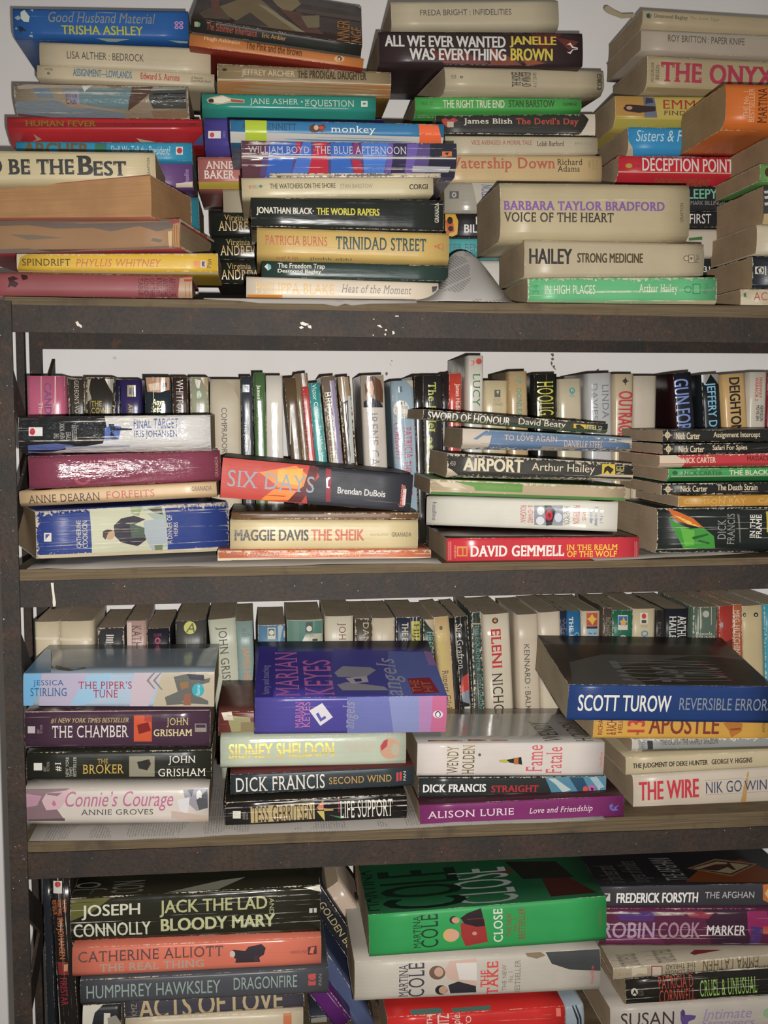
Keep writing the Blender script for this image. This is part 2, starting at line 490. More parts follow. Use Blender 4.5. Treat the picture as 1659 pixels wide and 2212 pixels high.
def stand(label, top, hexc, items=(), Y=0.19, zs=None, low=None, W=0.105, yaw=0.0, bulge=None, p=3.0, slant=0.0, curl=0.0, group='', L=None, **kw):
    """an upright book, spine towards the room. top = left x, right x, y of the head; low = the same lower down"""
    xl, xr, yt = top
    P = at((xl+xr)/2, yt, Y)
    if low: Q = at((low[0]+low[1])/2, low[2], Y)
    else: Q = Vector((P.x, P.y, P.z-0.1))
    ex = (Q-P).normalized()
    if L is None: L = (P.z-zs)/(-ex.z)
    a, c = at(xl, yt, Y), at(xr, yt, Y); th = (c-a).length*abs(ex.z)
    ez = Vector((-ex.z, 0, ex.x))
    if yaw:
        ez = Matrix.Rotation(math.radians(yaw), 3, Vector((0, 0, 1))) @ ez
    L -= abs(ex.x)*th*0.5 if low else 0
    b = Book(P, ex, ez, L, th/2, -th/2, th/2, -th/2, W, th*0.08 if bulge is None else bulge, p, None, slant, curl)
    BOOKS.append((b, label, hexc, items, group, kw)); return b
def build_all():
    for b, label, hexc, items, group, kw in BOOKS:
        for it in items:
            if it[0] == 'T': need_text(it[1], it[4])
    build_texts()
    for b, label, hexc, items, group, kw in BOOKS: build_book(b, label, hexc, items, group, **kw)

# ================================================================== TOP SHELF
YF, YB = 0.032, 0.150                             # spine planes of the front and the back row
G = 'books stacked on the top shelf'
# ---- back left stack, from the top
lie('bright blue paperback with silver script and yellow capitals, top of the back left stack', (28,17,80,407,23,88), '2a62a8', [
    D('c8d4cc', (44,26),(52,20),(58,28),(64,36),(62,48),(52,47),(45,40)), D('98a8b0', (31,38),(40,33),(46,40),(38,44)), D('1c2a3c', (40,56),(48,58),(58,68),(48,66),(45,76),(42,68)),
    D('b8c4c4', (64,20),(71,19),(71,25),(69,23)), D('b8c4c4', (62,77),(69,68),(70,78)), D('8fa8a8', 'e',33,59,37,64),
    D('d890b8','e',377,46,386,54), D('d890b8','e',387,46,396,54), D('d890b8','e',377,55,386,63), D('d890b8','e',387,55,396,63),
    D('2a62a8','e',379,48,384,52), D('2a62a8','e',389,48,394,52), D('2a62a8','e',379,57,384,61), D('2a62a8','e',389,57,394,61),
    T('Good Husband Material', 105,27,336,50, 'd8d8d0', 'im'), T('TRISHA ASHLEY', 133,56,309,75, 'b8b428', 'b'),
    D('a8b8b0', (205,80),(280,82),(250,88),(230,90)), D('a8b8b0', (362,84),(405,86),(404,90),(385,90))], Y=YB, group=G, crease=0.05, wear=0.2, W=0.115, chin=(-0.82, 0.006))
lie('cream paperback with plain thin dark capitals, second in the back left stack', (85,90,139,455,104,158), 'c9b99a', [
    T('LISA ALTHER : BEDROCK', 145,114,311,130, '5a5348')], Y=YB, group=G, crease=0.08, wear=0.5)
lie('thin cream paperback with blue and red lettering, under the plain cream one at left', (80,140,168,463,160,187), 'c8b898', [
    T('ASSIGNMENT\u2014LOWLANDS', 158,151,285,167, '4a7890', 'b'), T('Edward S. Aarons', 304,159,388,173, 'b84438', 'bs'),
    T('A Fawcett\nGold Medal Book', 412,166,456,178, '4a4038', 'i'), T('41726', 97,147,114,152, '4a4038'), T('6', 102,155,108,161, '3a3430','b')], Y=YB+.002, group=G, crease=0.15)
lie('torn brown paperback mended with clear tape, its spine showing grey blue picture scraps', (31,180,250,407,186,252), '94846e', [
    D('a8988a', (36,186),(60,181),(230,184),(240,190),(120,189),(40,192)), D('70808a', (70,190),(105,188),(118,212),(82,212)), D('6b8488', (135,192),(285,190),(275,234),(150,226)),
    D('8a90a0', (138,196),(170,194),(172,224),(150,224)), D('5b4438', (285,188),(330,186),(320,205),(300,222),(275,236)), D('4a4a46', (322,196),(402,192),(402,232),(330,232),(322,215)),
    D('8e9084', (330,186),(400,188),(400,193),(330,195)), D('7a858c', (33,219),(120,216),(200,232),(270,240),(265,250),(34,248)), D('a08c76', (120,216),(190,226),(270,238),(150,229)),
    D('6a4a48', (34,240),(150,250),(34,250)), D('8a7258', (325,236),(400,236),(402,249),(330,248)), T('Book\nClub', 142,200,168,224, '6c3a40','s'), D('d8d4cc', (176,184),(200,181),(182,198)), D('2c2a28',(330,202),(400,200),(400,203),(330,205)), D('2c2a28',(330,212),(400,210),(400,214),(330,215))],
    Y=YB-.004, group=G, crease=0.6, wear=1.6, W=0.115, page='a88f6e', chin=(0.0, 0.012), rough=0.22, film=True)
lie('red paperback with dull gold capitals, above the light blue one at far left', (16,252,307,437,257,304), 'b8262c', [
    T('HUMAN FEVER', 56,260,207,273, 'b09a38', 'b'), T('Ivan Anderson', 246,266,357,274, '7c1a20', 's'), D('8e1c22', (18,264),(437,265),(437,275),(18,276)), 
    T('HUMAN FEVER ', 56,260,207,273, 'b09a38', 'b'), T('JVA', 407,266,424,273,'5c1a1c','b'), D('c08878', (70,287),(86,296),(60,301),(75,296)), D('c0b090',(292,294),(356,303),(300,300)), D('4a5a90', (437,287),(437,304),(412,305))],
    Y=YB-.004, group=G, crease=0.0, wear=0.3, chin=(0.05, 0.016), rough=0.28)
lie('light blue paperback with brown block capitals and white lettering, below the red one', (35,305,343,415,308,347), '2d90b4', [
    T('ARCHER', 50,308,193,338, '6e5a34', 'B'), D('3c6a88', (205,308),(230,308),(230,340),(205,340)), D('3c7a58', (205,312),(228,312),(228,330),(205,330)),
    T('Shall We Tell the President?', 240,315,368,334, 'c4d0cc', ''), D('d8d4cc', 380,317,395,334), D('b83030', 'e',382,319,394,332)], Y=YB, group=G, crease=0.05)
lie('purple paperback end showing beside the thick cream book at far left', (25,349,404,416,350,404), '704a80', [
    T('headline', 398,366,408,394, 'a890b8', '', 90), D('b0a080', (380,396),(416,392),(416,404),(380,404))], Y=YB+0.014, group=G, crease=0.2)
lie('teal paperback mostly hidden behind the bare page block at far left', (40,424,497,430,426,497), '2c7888', [], Y=YB+0.014, group=G, crease=0.2)
# ---- front left stack
lie('thick cream paperback with large heavy black serif capitals, cut off by the left edge', (-76,324,400,336,329,395), 'c6b68e', [
    T('TO', -60,342,5,376, '3a3a38', 'Bs'), T('BE THE', 18,344,160,377, '3a3a38', 'Bs'), T('B', 166,336,201,378, '3a3a38', 'Bs'), T('EST', 202,348,273,380, '3a3a38', 'Bs'), T('GRAFTON', 318,341,324,381, '4a4238', '', 90)],
    Y=YF, group=G, crease=0.45, wear=0.5, chin=(-0.78, 0.006))
lie('brown book turned round so that its bare page edges face out', (-86,413,472,326,378,469), '9a5a48', [], Y=YF+0.03, dY=-0.05, W=0.102, group=G, fore=True, page='b08458', name='hardback_book', bulge=0.0, page_label='yellow brown page edges')
lie('old hardback with its spine cloth peeled away to brown glue and paper', (-90,476,549,388,471,535), '957250', [
    D('6b6058', (-80,478),(385,473),(384,490),(340,500),(300,488),(240,500),(200,492),(120,494),(60,486),(-80,490)), D('6f6258', (-80,540),(60,536),(110,545),(230,536),(384,530),(384,536),(-80,549)),
    D('746656', (20,506),(80,508),(140,514),(60,518)), D('746656', (330,514),(352,518),(345,524),(325,520)), D('9c4a44', (363,473),(387,472),(386,482),(366,480)), D('c4a678', (363,500),(372,499),(370,533),(364,533)), D('b08050', (374,484),(386,480),(386,532),(374,532)),
    D('8c6038', (376,486),(378,486),(378,530),(376,530)), D('8c6038', (381,486),(383,486),(383,530),(381,530))], Y=YF+0.035, dY=-0.04, W=0.125, group=G, name='hardback_book', hard=True, boards='9c3a3c', page='a88f6e', wear=0.5, crease=0.0, rough=0.6, bulge=0.003)
lie('thin yellow paperback with black and red italic capitals, near the bottom at left', (36,548,586,471,547,591), 'cfa626', [
    T('SPINDRIFT', 48,559,152,574, '3a3020', 's'), T('PHYLLIS WHITNEY', 163,560,350,576, 'b8603c', 'is'), D('d07848', 'e',418,563,431,576), D('c4a098', (433,562),(446,562),(446,578),(433,578)), D('3a3028', (436,565),(443,565),(441,570),(443,576),(436,575)),
    T('Pan', 447,560,457,579, '3a3020', '', 90), D('b8a888', (36,548),(60,548),(44,556),(37,586)), D('b8a888', (40,584),(471,588),(471,591),(37,586))], Y=YF, group=G, crease=0.3, wear=1.6, chin=(-0.7,0.004))
lie('maroon leather grained hardback with faded black spine lettering, bottom of the left stack', (-58,586,640,415,595,643), '8e4a4c', [
    T('ARTHUR', 365,600,379,641, '4a2022', 's', 270), T('AND THE', 352,601,363,640, '4a2022', 's', 270), T('KNIGHT', 338,600,350,640, '4a2022', 's', 270), T('OF THE', 323,601,334,640, '4a2022', 's', 270), T('ROUND', 311,601,321,638, '4a2022', 's', 270), T('TABLE', 299,601,309,638, '4a2022', 's', 270),
    D('3c1c1e', (16,600),(28,596),(40,602),(30,606),(40,612),(34,621),(24,618),(16,622),(20,610)), D('3c1c1e', (44,592),(58,594),(60,602),(50,606),(46,600)),
    D('a88868', (388,600),(415,598),(415,643),(384,642)), D('b04040', (396,596),(415,597),(414,608),(398,608)), D('8c6c50',(400,612),(402,612),(402,641),(400,641)), D('8c6c50',(408,612),(410,612),(410,641),(408,641))], Y=YF, group=G, name='hardback_book', hard=True, crease=0.0, wear=0.4, rough=0.42, bulge=0.004)
# ---- back middle stack
lie('black paperback tilted up at the back, an oil painting on its front cover', (412,39,69,781,97,122), '2a2a26', [
    T('The Schirmer Inheritance', 446,58,556,69, 'a04a34', 'b'), T('Eric Ambler', 566,74,618,84, 'b08448', 'b'), D('b09a70', (420,47),(427,47),(427,58),(420,57)), D('5a9a7c', (427,47),(433,50),(432,57),(427,58)),
    D('8a7448', (462,20),(520,0),(560,0),(600,30),(640,68),(520,52),(500,40), st='x'), D('5c4a34', (430,30),(470,10),(500,44),(440,40), st='x'), D('7a3c30', (455,0),(475,0),(470,24),(490,34),(460,30), st='x'), D('a08a5c', (585,0),(640,0),(650,12),(625,30),(600,16), st='x'), D('3c3028', (500,52),(540,28),(580,58), st='x'),
    D('b0a078', (555,10),(575,16),(660,70),(640,68), st='x'), D('6a3a28', (600,20),(650,30),(700,74),(660,70), st='x'), D('92805c', (650,36),(690,34),(690,60),(664,60), st='x'), D('5a4640', (640,20),(785,40),(785,48),(640,28), st='x'), D('a49468', (765,4),(790,14),(786,24), st='x'),
    T('INNER', 728,45,755,92, 'b87a30', 'bx', 90), T('INGE', 758,60,783,95, 'b87a30', 'bx', 90)], Y=YB-.03, pitch=36, W=0.112, group=G, boards='3e2c26', crease=0.05, wear=0.3, rough=0.4, curl=0.002)
lie('orange paperback with white and black lettering, under the tilted black one', (409,71,98,785,126,147), 'c67838', [
    T('Hugh Atkinson', 441,83,519,94, 'd8b890', 'b'), T('The Pink and the Brown', 531,99,653,112, '5a3420', 'b'), D('d8a878', 'e',722,120,744,134), D('5a3420', (729,122),(735,121),(739,127),(736,132),(730,132)), D('d8c0a0',(731,125),(735,124),(735,131),(731,131))], Y=YB-.02, group=G, crease=0.1, boards='8c2c1c')
lie('olive brown paperback with worn pale and black capitals, above the teal one', (469,136,198,845,155,206), '94805c', [
    D('9c6a3a', (470,172),(845,184),(845,206),(470,198)), T('JEFFREY ARCHER', 522,151,637,168, 'c4b496', 'b'), T('THE PRODIGAL DAUGHTER', 643,153,792,171, '3c3428', 'Bs'), D('b8a684', (470,170),(845,182),(845,186),(470,174)), D('3c3428', 'e',480,147,490,154)], Y=YB-.006, group=G, crease=0.6, wear=1.2, chin=(-0.1, 0.008), boards='8a6a28')
lie('teal paperback with pale serif capitals and a reclining figure, middle of the top shelf', (436,201,250,812,208,257), '2a8c7c', [
    T('JANE ASHER', 540,213,645,229, 'c4ccb4', 's'), T('\u00b7', 650,218,654,222, 'c4ccb4', 'b'), T('THE', 659,214,668,230, 'c4ccb4', '', 90), T('QUESTION', 671,216,765,233, 'c4ccb4', 's'),
    D('c0b090', (446,215),(455,210),(480,205),(500,212),(528,215),(528,223),(500,222),(470,226),(450,222)), D('e0d8c0', (460,212),(482,207),(500,216),(480,223),(464,222)), D('4a3428', 'e',450,213,462,222), D('a85848', (498,214),(526,217),(526,222),(500,220)),
    D('d0d4c0', 780,218,794,231), D('2a8c7c', (784,222),(790,222),(790,226),(784,226))], Y=YB-.008, group=G, crease=0.1, wear=0.3, chin=(-0.2, 0.010), rough=0.25)
lie('indigo paperback with a small white label, end showing left of the blue book', (442,253,334,830,256,334), '4c428c', [
    D('d8d0cc', 450,283,477,299), D('c04048', 'e',453,286,463,297), T('GORDON', 481,284,487,298, '8880b0', '', 90)], Y=YB, group=G, crease=0.2, chin=(-0.5,0.008))
lie('dusty pink paperback with white serif capitals and a yellow edge, at the back', (428,338,407,812,338,407), 'b06860', [
    T('ANNE', 444,348,503,365, 'd8ccc0', 'bs'), T('BAKER', 441,368,507,386, 'd8ccc0', 'bs'), D('b09838', (428,393),(812,393),(812,405),(428,405))], Y=YB, group=G, crease=0.2, chin=(-0.6, 0.007), page='a88f6e')
lie('grey beige paperback end, behind the black spined book in the middle', (482,409,463,850,409,463), 'a89c84', [], Y=YB+.004, group=G, crease=0.2)
for i, (q, tw) in enumerate((((456,458,508,835,462,512), (474,467,568,481)), ((460,511,560,838,515,564), (478,514,590,530)), ((470,563,612,845,566,614), (480,568,580,583)))):
    lie(('black paperback with gold serif lettering, topmost of the three alike behind the middle stack', 'black paperback with gold serif lettering, middle one of the three alike', 'black paperback with gold serif lettering, lowest of the three alike')[i], q, '22241f', [
        T('Virginia', tw[0]+10,q[1]+6,tw[0]+62,q[1]+22, 'b89858', 's'), T('ANDREWS', tw[0]-2,q[1]+20,tw[0]+90,q[1]+41, 'b89858', 's')], Y=YB+.002, group='three alike black paperbacks on the top shelf', crease=0.1, wear=0.2, rough=0.22)
# ---- front middle stack
lie('blue paperback with a lime and an orange sticker, top of the front middle stack', (497,258,304,959,268,308), '31729e', [
    D('b8b4ac', (497,284),(959,296),(959,308),(497,304)), T('ALAN BENNETT', 521,266,640,281, '2a4a60', 's'), T('monkey', 715,272,812,291, 'd8d8cc', 's'),
    D('5a4038', (669,272),(678,267),(684,271),(700,268),(704,276),(698,280),(706,290),(690,284),(676,288),(668,282)), D('c8a890', 'e',678,270,688,281), D('c04030','e',688,272,700,280),
    D('a8bc20', (529,259),(576,260),(576,301),(530,300), st='k'), D('e0602c', (904,268),(946,270),(956,308),(908,308), st='k'), T('Fiction', 908,272,918,306, '7a2c18', '', 90), T('BEN', 927,276,942,304, '7a2c18', '', 90)], Y=YF, group=G, crease=0.25, wear=0.4, W=0.125, chin=(-0.1,0.006))
lie('creased blue purple and red patterned paperback, second in the front middle stack', (522,303,379,987,309,377), '5a4a7c', [
    D('5c3a44', (522,303),(575,303),(560,379),(522,379)), D('3860b0', (585,304),(640,305),(628,379),(575,379)), D('a83050', (640,305),(650,305),(652,330),(638,330)), D('4a70c0', (655,306),(672,306),(672,379),(628,379)), D('b82c40', (680,306),(708,306),(704,320),(712,379),(664,379),(676,330)),
    D('3a68b8', (715,307),(760,307),(756,345),(770,379),(716,379)), D('b03048', (760,345),(778,345),(790,379),(770,379)), D('8a3a70', (765,308),(776,308),(776,330),(762,330)), D('4a78c8', (780,308),(840,308),(830,379),(790,379)), D('6a58a0', (840,308),(905,309),(890,379),(832,379)), D('3a3450', (850,309),(880,309),(876,379),(846,379)), D('30303c', (930,309),(987,309),(987,379),(925,379)),
    D('c0b8ac', (524,336),(985,341),(985,344),(524,340)), D('a8a8b0', (893,356),(975,358),(972,368),(893,367)), D('c86838', 955,327,976,338), D('2c2c34',(960,330),(970,329),(966,336)),
    T('WILLIAM BOYD', 536,316,668,331, 'b8b0b4', 's'), T('THE BLUE AFTERNOON', 682,316,878,333, 'c0b8bc', 's')], Y=YF-.003, group=G, crease=1.0, wear=1.0, W=0.125, chin=(0.0, 0.012), rough=0.2)
lie('thin torn dark grey paperback between the patterned one and the cream one', (582,374,383,952,374,383), '6a6258', [
    D('b0a488', (590,376),(720,376),(715,379),(590,379)), D('b0a488', (840,375),(950,375),(950,380),(850,379))], Y=YF+.006, group=G, crease=0.2, wear=2.0)
lie('cream paperback with small worn black capitals, middle of the front middle stack', (522,384,426,936,382,419), 'c2b48e', [
    T('THE WATCHERS ON THE SHORE', 583,396,725,407, '4a463a', 'b'), T('STAN BARSTOW', 735,397,805,407, '8a8470', ''), T('CORGI', 884,398,924,409, '3a362c', 'B'), D('b86a48', 'e',537,400,543,408), D('3a7a68', 'e',559,399,567,406), T('0552', 545,400,557,407,'6a6250')], Y=YF, group=G, crease=0.4, wear=0.6)
lie('black paperback with white and yellow capitals, front middle of the top shelf', (542,426,488,958,432,498), '272a27', [
    T('JONATHAN BLACK\u00b7', 554,448,678,466, 'cac4b0', 'B'), T('THE WORLD RAPERS', 684,450,820,465, 'c2b834', 'B'), T('GRANADA', 939,438,948,481, 'b8b09c', 'bs', 90)], Y=YF, group=G, crease=0.5, wear=0.5, rough=0.24)
lie('mustard yellow paperback with red and dark green serif capitals', (555,491,561,970,504,572), 'bf9f58', [
    T('PATRICIA BURNS', 573,510,707,530, 'b04a30', 's'), T('TRINIDAD STREET', 726,513,921,541, '2c4848', 'bs'), T('A', 938,526,953,539, 'b04a30', '', 90), T('ARROW', 955,525,959,543, '8a5a40', '', 90),
    T('wqil k kjt', 596,553,645,560, 'b86a44', ''), T('jlmhk ebkl', 670,556,760,562, '6a6448', '')], Y=YF, group=G, crease=0.15, wear=0.6, chin=(-0.68, 0.008))
lie('dark green paperback with white sans lettering on two lines', (565,564,598,968,574,607), '2a3a35', [
    T('The Freedom Trap', 600,569,702,583, 'ccc8b8', 'b'), T('Desmond Bagley', 600,582,694,592, 'ccc8b8', 'b'), D('c8c4b4', (571,576),(578,569),(578,583)), D('5aa0a0', (578,569),(585,573),(586,580),(578,585))], Y=YF, group=G, crease=0.1, wear=0.4, rough=0.3)
lie('white paperback with pale gold capitals and grey script, bottom of the front middle stack', (532,597,645,947,611,654), 'cfc0aa', [
    T('PHILIPPA BLAKE', 552,612,722,634, 'cfa860', 's'), T('Heat of the Moment', 738,616,890,634, '7a7468', 'is'), D('c8802c', (534,636),(610,637),(610,645),(534,644)), D('3a3a3a', (933,619),(945,618),(942,628),(934,632))], Y=YF, group=G, crease=0.1, wear=0.4, chin=(-0.7,0.004))
# ---- back right of middle
lie('plain cream paperback with thin grey capitals, highest book at the top centre', (845,3,64,1207,0,61), 'c2b496', [
    T('FREDA BRIGHT : INFIDELITIES', 908,20,1105,33, '5a544a')], Y=YB, group=G, crease=0.05, wear=0.4, chin=(-0.72, 0.006))
lie('thick dark maroon and black paperback with bold white and yellow capitals', (819,68,136,1259,71,142), '3a2a2c', [
    D('6a2e26', (1000,110),(1060,138),(960,136),(920,110)), D('7a3822', (1060,100),(1130,140),(1060,140)), D('5c2a28', (1150,72),(1215,72),(1180,110),(1140,90)), D('8a4422', (1120,120),(1180,136),(1140,141)), D('6c3026', (1200,80),(1250,90),(1230,110)),
    T('ALL WE EVER WANTED', 832,77,1093,102, 'd0ccc4', 'B'), T('WAS EVERYTHING', 885,105,1094,130, 'd0ccc4', 'B'), T('JANELLE', 1101,78,1202,103, 'ccb63e', 'B'), T('BROWN', 1103,105,1194,131, 'ccb63e', 'B'),
    D('d8d4cc', (1224,97),(1232,92),(1238,101),(1248,103),(1248,105),(1236,104),(1231,97)), D('d8d4cc', (1224,112),(1232,117),(1238,108),(1248,107),(1248,105),(1236,107),(1231,113))], Y=YB-.02, group=G, crease=0.08, wear=0.2, W=0.125, rough=0.34)
lie('cream paperback set at an angle with a small black vertical title', (962,144,198,1305,152,203), 'b8aa8c', [
    T('THE HORSES', 1105,155,1125,187, '3a362e', 'b', 90), T('OF WINTER', 1126,155,1147,187, '3a362e', 'b', 90), T('A. A. T. DAVIES', 1151,157,1159,188, '5a544a', '', 90), T('CORGI', 1290,160,1300,193, '3a362e', 'B', 90), T('0', 993,164,1000,169, '3a362e', 'b', 90), T('552', 975,162,985,170, '5a544a','',90)], Y=YB-.02, dY=0.022, group=G, crease=0.2, wear=0.5, chin=(-0.45, 0.008))
lie('bright green paperback with white and black capitals, back of the top shelf', (897,209,248,1256,212,246), '46a048', [
    T('THE RIGHT TRUE END', 957,216,1090,233, 'd2ceb8', 'b'), T('STAN BARSTOW', 1099,216,1198,232, '3a4a34', 'b'), T('CORGI', 1216,222,1245,228, '3a4a34', 'B'), T('0552  02', 910,220,935,227, '2c6a34','')], Y=YB, group=G, crease=0.3, wear=0.5, chin=(-0.35, 0.010))
lie('charcoal paperback with white and red lettering and a torn white corner', (941,249,287,1286,246,292), '363430', [
    T('James Blish', 1002,256,1107,271, 'd0c8b8', 'bs'), T("The Devil's Day", 1115,255,1250,273, 'b84a38', 'bs'), D('b04838', (954,258),(962,255),(970,259),(980,254),(990,260),(978,266),(970,276),(962,272),(956,264)), D('b8ac98', 966,263,980,275), D('c4b8a4', (1286,246),(1262,246),(1272,258),(1264,274),(1252,292),(1286,292))], Y=YB, group=G, crease=0.4, wear=1.0)
lie('thin cream paperback with faded red capitals, above the tan one', (962,293,333,1291,296,331), 'b9ad92', [
    T('VICE AVENGED: A MORAL TALE', 1018,303,1149,313, 'a86a58', 'b'), T('Lolah Burford', 1160,305,1218,316, '5a5040', 'bs'), T('449-01719-125', 1241,307,1282,313, '8a8270', '')], Y=YB, group=G, crease=0.35, wear=0.5)
lie('tan paperback with large soft red title and black lettering at its right', (940,334,393,1300,336,391), 'c4a878', [
    T('Watership Down', 960,340,1200,372, 'b2604c', 'bs'), T('Richard', 1204,343,1258,357, '3a342c', 's'), T('Adams', 1204,358,1252,371, '3a342c', 's'), T('380', 1271,347,1276,364, '8a7a58', '', 90), T('22970', 1279,344,1284,367, '8a7a58', '', 90), T('150', 1287,347,1292,365, '8a7a58', '', 90)], Y=YB, group=G, crease=0.1, wear=0.5)
lie('silvery grey book with blue vertical letters, behind the thick cream one', (960,393,459,1325,393,459), '9a9486', [
    D('b4ac9c', (1020,394),(1070,394),(1070,458),(1034,458)), T('AUCTION', 1040,398,1064,446, '6a6e90', 'bi', 90), D('5a5a58', 971,413,991,429), D('a8a498', 'e',976,415,986,427), D('5a5a58','e',979,418,983,424)], Y=YB, group=G, crease=0.1, rough=0.2)
lie('black paperback with white condensed capitals and a glowing skull picture', (960,461,513,1330,463,515), '241e20', [
    D('c89a30', (962,462),(984,462),(990,478),(988,506),(978,511),(962,508)), D('b85020', (962,476),(978,474),(982,500),(966,506)), D('2c1a10', 'e',966,468,978,484), D('2c1a10', 'e',968,488,979,500),
    T('MARK', 1028,468,1080,485, 'd6d2cc', 'b'), T('BILLINGHAM', 1003,485,1130,503, 'd6d2cc', 'b')], Y=YB, group=G, crease=0.15, wear=0.2)
lie('turquoise paperback with grey serif capitals, behind the crumpled newspaper', (962,515,558,1330,517,560), '489c9c', [T('PETER BENCHLEY', 950,527,1090,542, '4a6c74', 's')], Y=YB, group=G, crease=0.3, chin=(-0.2,0.006))
lie('white paperback at the back, lowest behind the crumpled newspaper', (960,562,640,1330,564,644), 'c4beb4', [], Y=YB, group=G, crease=0.1)
# ---- front right of middle
lie('very thick cream paperback with purple and black capitals, front of the top shelf', (1081,394,520,1490,399,520), 'b2a27f', [
    T('BARBARA TAYLOR BRADFORD', 1089,435,1437,455, '7a5490', 'Bs'), T('VOICE OF THE HEART', 1089,459,1326,480, '3a342e', 'bs'), T('GRAFTON', 1469,439,1476,480, '4a443a', '', 90)], Y=YF, group=G, crease=0.4, wear=0.7, chin=(-0.82, 0.006))
lie('thick pale paperback with heavy black capitals, second in its front stack', (1133,517,598,1521,527,594), 'b0a184', [
    T('HAILEY', 1143,537,1236,570, '322e2a', 'B'), T('STRONG MEDICINE', 1247,547,1389,568, '4a3c28', 'B'), D('5a5248', 'e',1476,552,1489,564), D('b0a184', 'e',1477.5,553.5,1487.5,562.5), D('5a5248', 1487,550,1500,568), D('b0a184', 1488.5,551.5,1498.5,566.5), D('5a5248', (1490,556),(1497,556),(1493,563)), T('Pan', 1501,550,1510,568, '5a5248', '', 90)], Y=YF, group=G, crease=0.2, wear=0.5)
lie('light green paperback rubbed white at its edges, bottom of its front stack', (1140,601,657,1549,598,659), '5cac74', [
    D('bfb08c', (1141,650),(1549,649),(1549,659),(1141,657)), T('IN HIGH PLACES', 1177,616,1286,635, 'd2ccb4', ''), T('Arthur Hailey', 1380,614,1464,637, 'd2ccb4', 's'), T('Pan', 1520,612,1530,634, '3c7a54', '', 90), D('3c7a54', 'e',1478,618,1494,633), D('5cac74', 'e',1480,620,1492,631), D('3c7a54', 1496,613,1513,635), D('5cac74', 1498,615,1511,633), T('34', 1150,615,1164,635,'3c8a5c','',90)], Y=YF, group=G, crease=0.9, wear=2.2, chin=(-0.7, 0.005))
# ---- far right, back
lie('pale cream paperback on top of the right hand stack, green head emblem on its spine', (1388,20,62,1752,43,90), 'b9a784', [
    T('Desmond Bagley', 1413,32,1486,43, '6a6450', 'bs'), T('The Snow Tiger', 1490,37,1555,46, '8a8470', 's'), D('3a4a48', (1396,30),(1403,28),(1403,40),(1397,38)), D('4a8a80', (1403,28),(1408,32),(1406,40),(1403,40))], Y=YB-.01, group=G, crease=0.05, wear=0.3, chin=(-0.25, 0.006))
lie('cream paperback with thin grey capitals, second in the right hand stack', (1385,63,108,1752,80,128), 'b4a694', [T('ROY BRITTON : PAPER KNIFE', 1443,79,1609,94, '5a544c')], Y=YB-.014, group=G, crease=0.05, wear=0.5)
lie('thick cream paperback with large crimson serif capitals, at the right edge', (1398,119,193,1765,136,214), 'b4a27c', [
    T('THE ONYX', 1428,139,1674,182, 'b03a50', 'Bs'), T('JACQUELINE', 1406,135,1414,178, '4a4238', 's', 90), T('BRISKIN', 1416,140,1424,172, '4a4238', 's', 90), D('9c8860', (1400,186),(1540,192),(1540,205),(1400,194))], Y=YB-.012, group=G, crease=0.35, wear=0.8, chin=(-0.7, 0.006))
lie('yellow paperback with a portrait picture, partly behind the orange book at right', (1329,206,272,1695,210,280), 'bda750', [
    D('b08440', (1330,208),(1390,208),(1392,254),(1330,254)), D('6a6c7a', (1390,208),(1414,210),(1420,254),(1392,254)), D('3c2c2c', (1346,234),(1352,226),(1365,226),(1390,228),(1416,230),(1416,240),(1380,244),(1352,240)), D('b88a6c', 'e',1353,229,1366,237), D('3a3c50', (1396,210),(1410,212),(1412,222),(1394,224)),
    T('EMMA', 1433,216,1530,236, 'a8342c', 's'), T('FINDLAY', 1434,240,1522,249, '4a4434', 's'), D('a89c40', (1331,256),(1695,262),(1695,280),(1332,272))], Y=YB-.02, group=G, crease=0.05, chin=(-0.4, 0.006), wear=0.3)
lie('sky blue paperback with white script lettering, at the right', (1357,274,334,1722,278,336), '2f8cc0', [T('Sisters & Friends', 1374,281,1530,306, 'bcd4dc', 'i'), D('b4a688', (1357,303),(1366,318),(1372,334),(1357,334))], Y=YB-.02, group=G, crease=0.05, wear=0.5, chin=(-0.5,0.005))
lie('scarlet paperback with white striped capitals, right side of the top shelf', (1336,336,393,1705,340,402), 'c02430', [
    D('c8b898', (1336,370),(1705,375),(1705,377),(1336,372)), T('DECEPTION POINT', 1388,342,1585,371, 'd4ccc4', 'b'), D('b0983c', 'e',1351,353,1366,363), T('REAGAN', 1366,356,1382,362, '8c2028',''), T('DEBORAH COPELAND', 1420,384,1540,395, '8c5a30', 'b')], Y=YB-.02, group=G, crease=0.1, wear=0.7, chin=(-0.2, 0.012))
lie('black paperback with mint green capitals, peeping out right of the thick cream one', (1335,401,455,1708,402,457), '25262a', [T('SLEEPYHEAD', 1474,408,1614,430, '6cb494', 'b'), T('MARK BILLINGHAM', 1492,434,1580,443, '8a8680', '')], Y=YB-.01, group=G, crease=0.0)
lie('black paperback with thin white capitals, below the mint lettered one', (1335,456,490,1708,457,491), '1f2022', [T('FIRST', 1490,462,1536,483, 'd0ccc4', ''), T('AMONG', 1554,462,1604,483, 'd0ccc4', '')], Y=YB-.01, group=G, crease=0.0)
lie('off white paperback seen between two front stacks at right', (1336,494,553,1705,496,556), 'b8ae9c', [D('3c6a3c', (1488,514),(1517,511),(1517,518),(1488,520))], Y=YB-.01, group=G, crease=0.0)
lie('black book with small white figures, low behind the green paperback', (1337,557,645,1702,559,650), '1e2624', [T('31', 1520,575,1534,588, 'd0ccc4', 'b')], Y=YB-.008, group=G, crease=0.0)
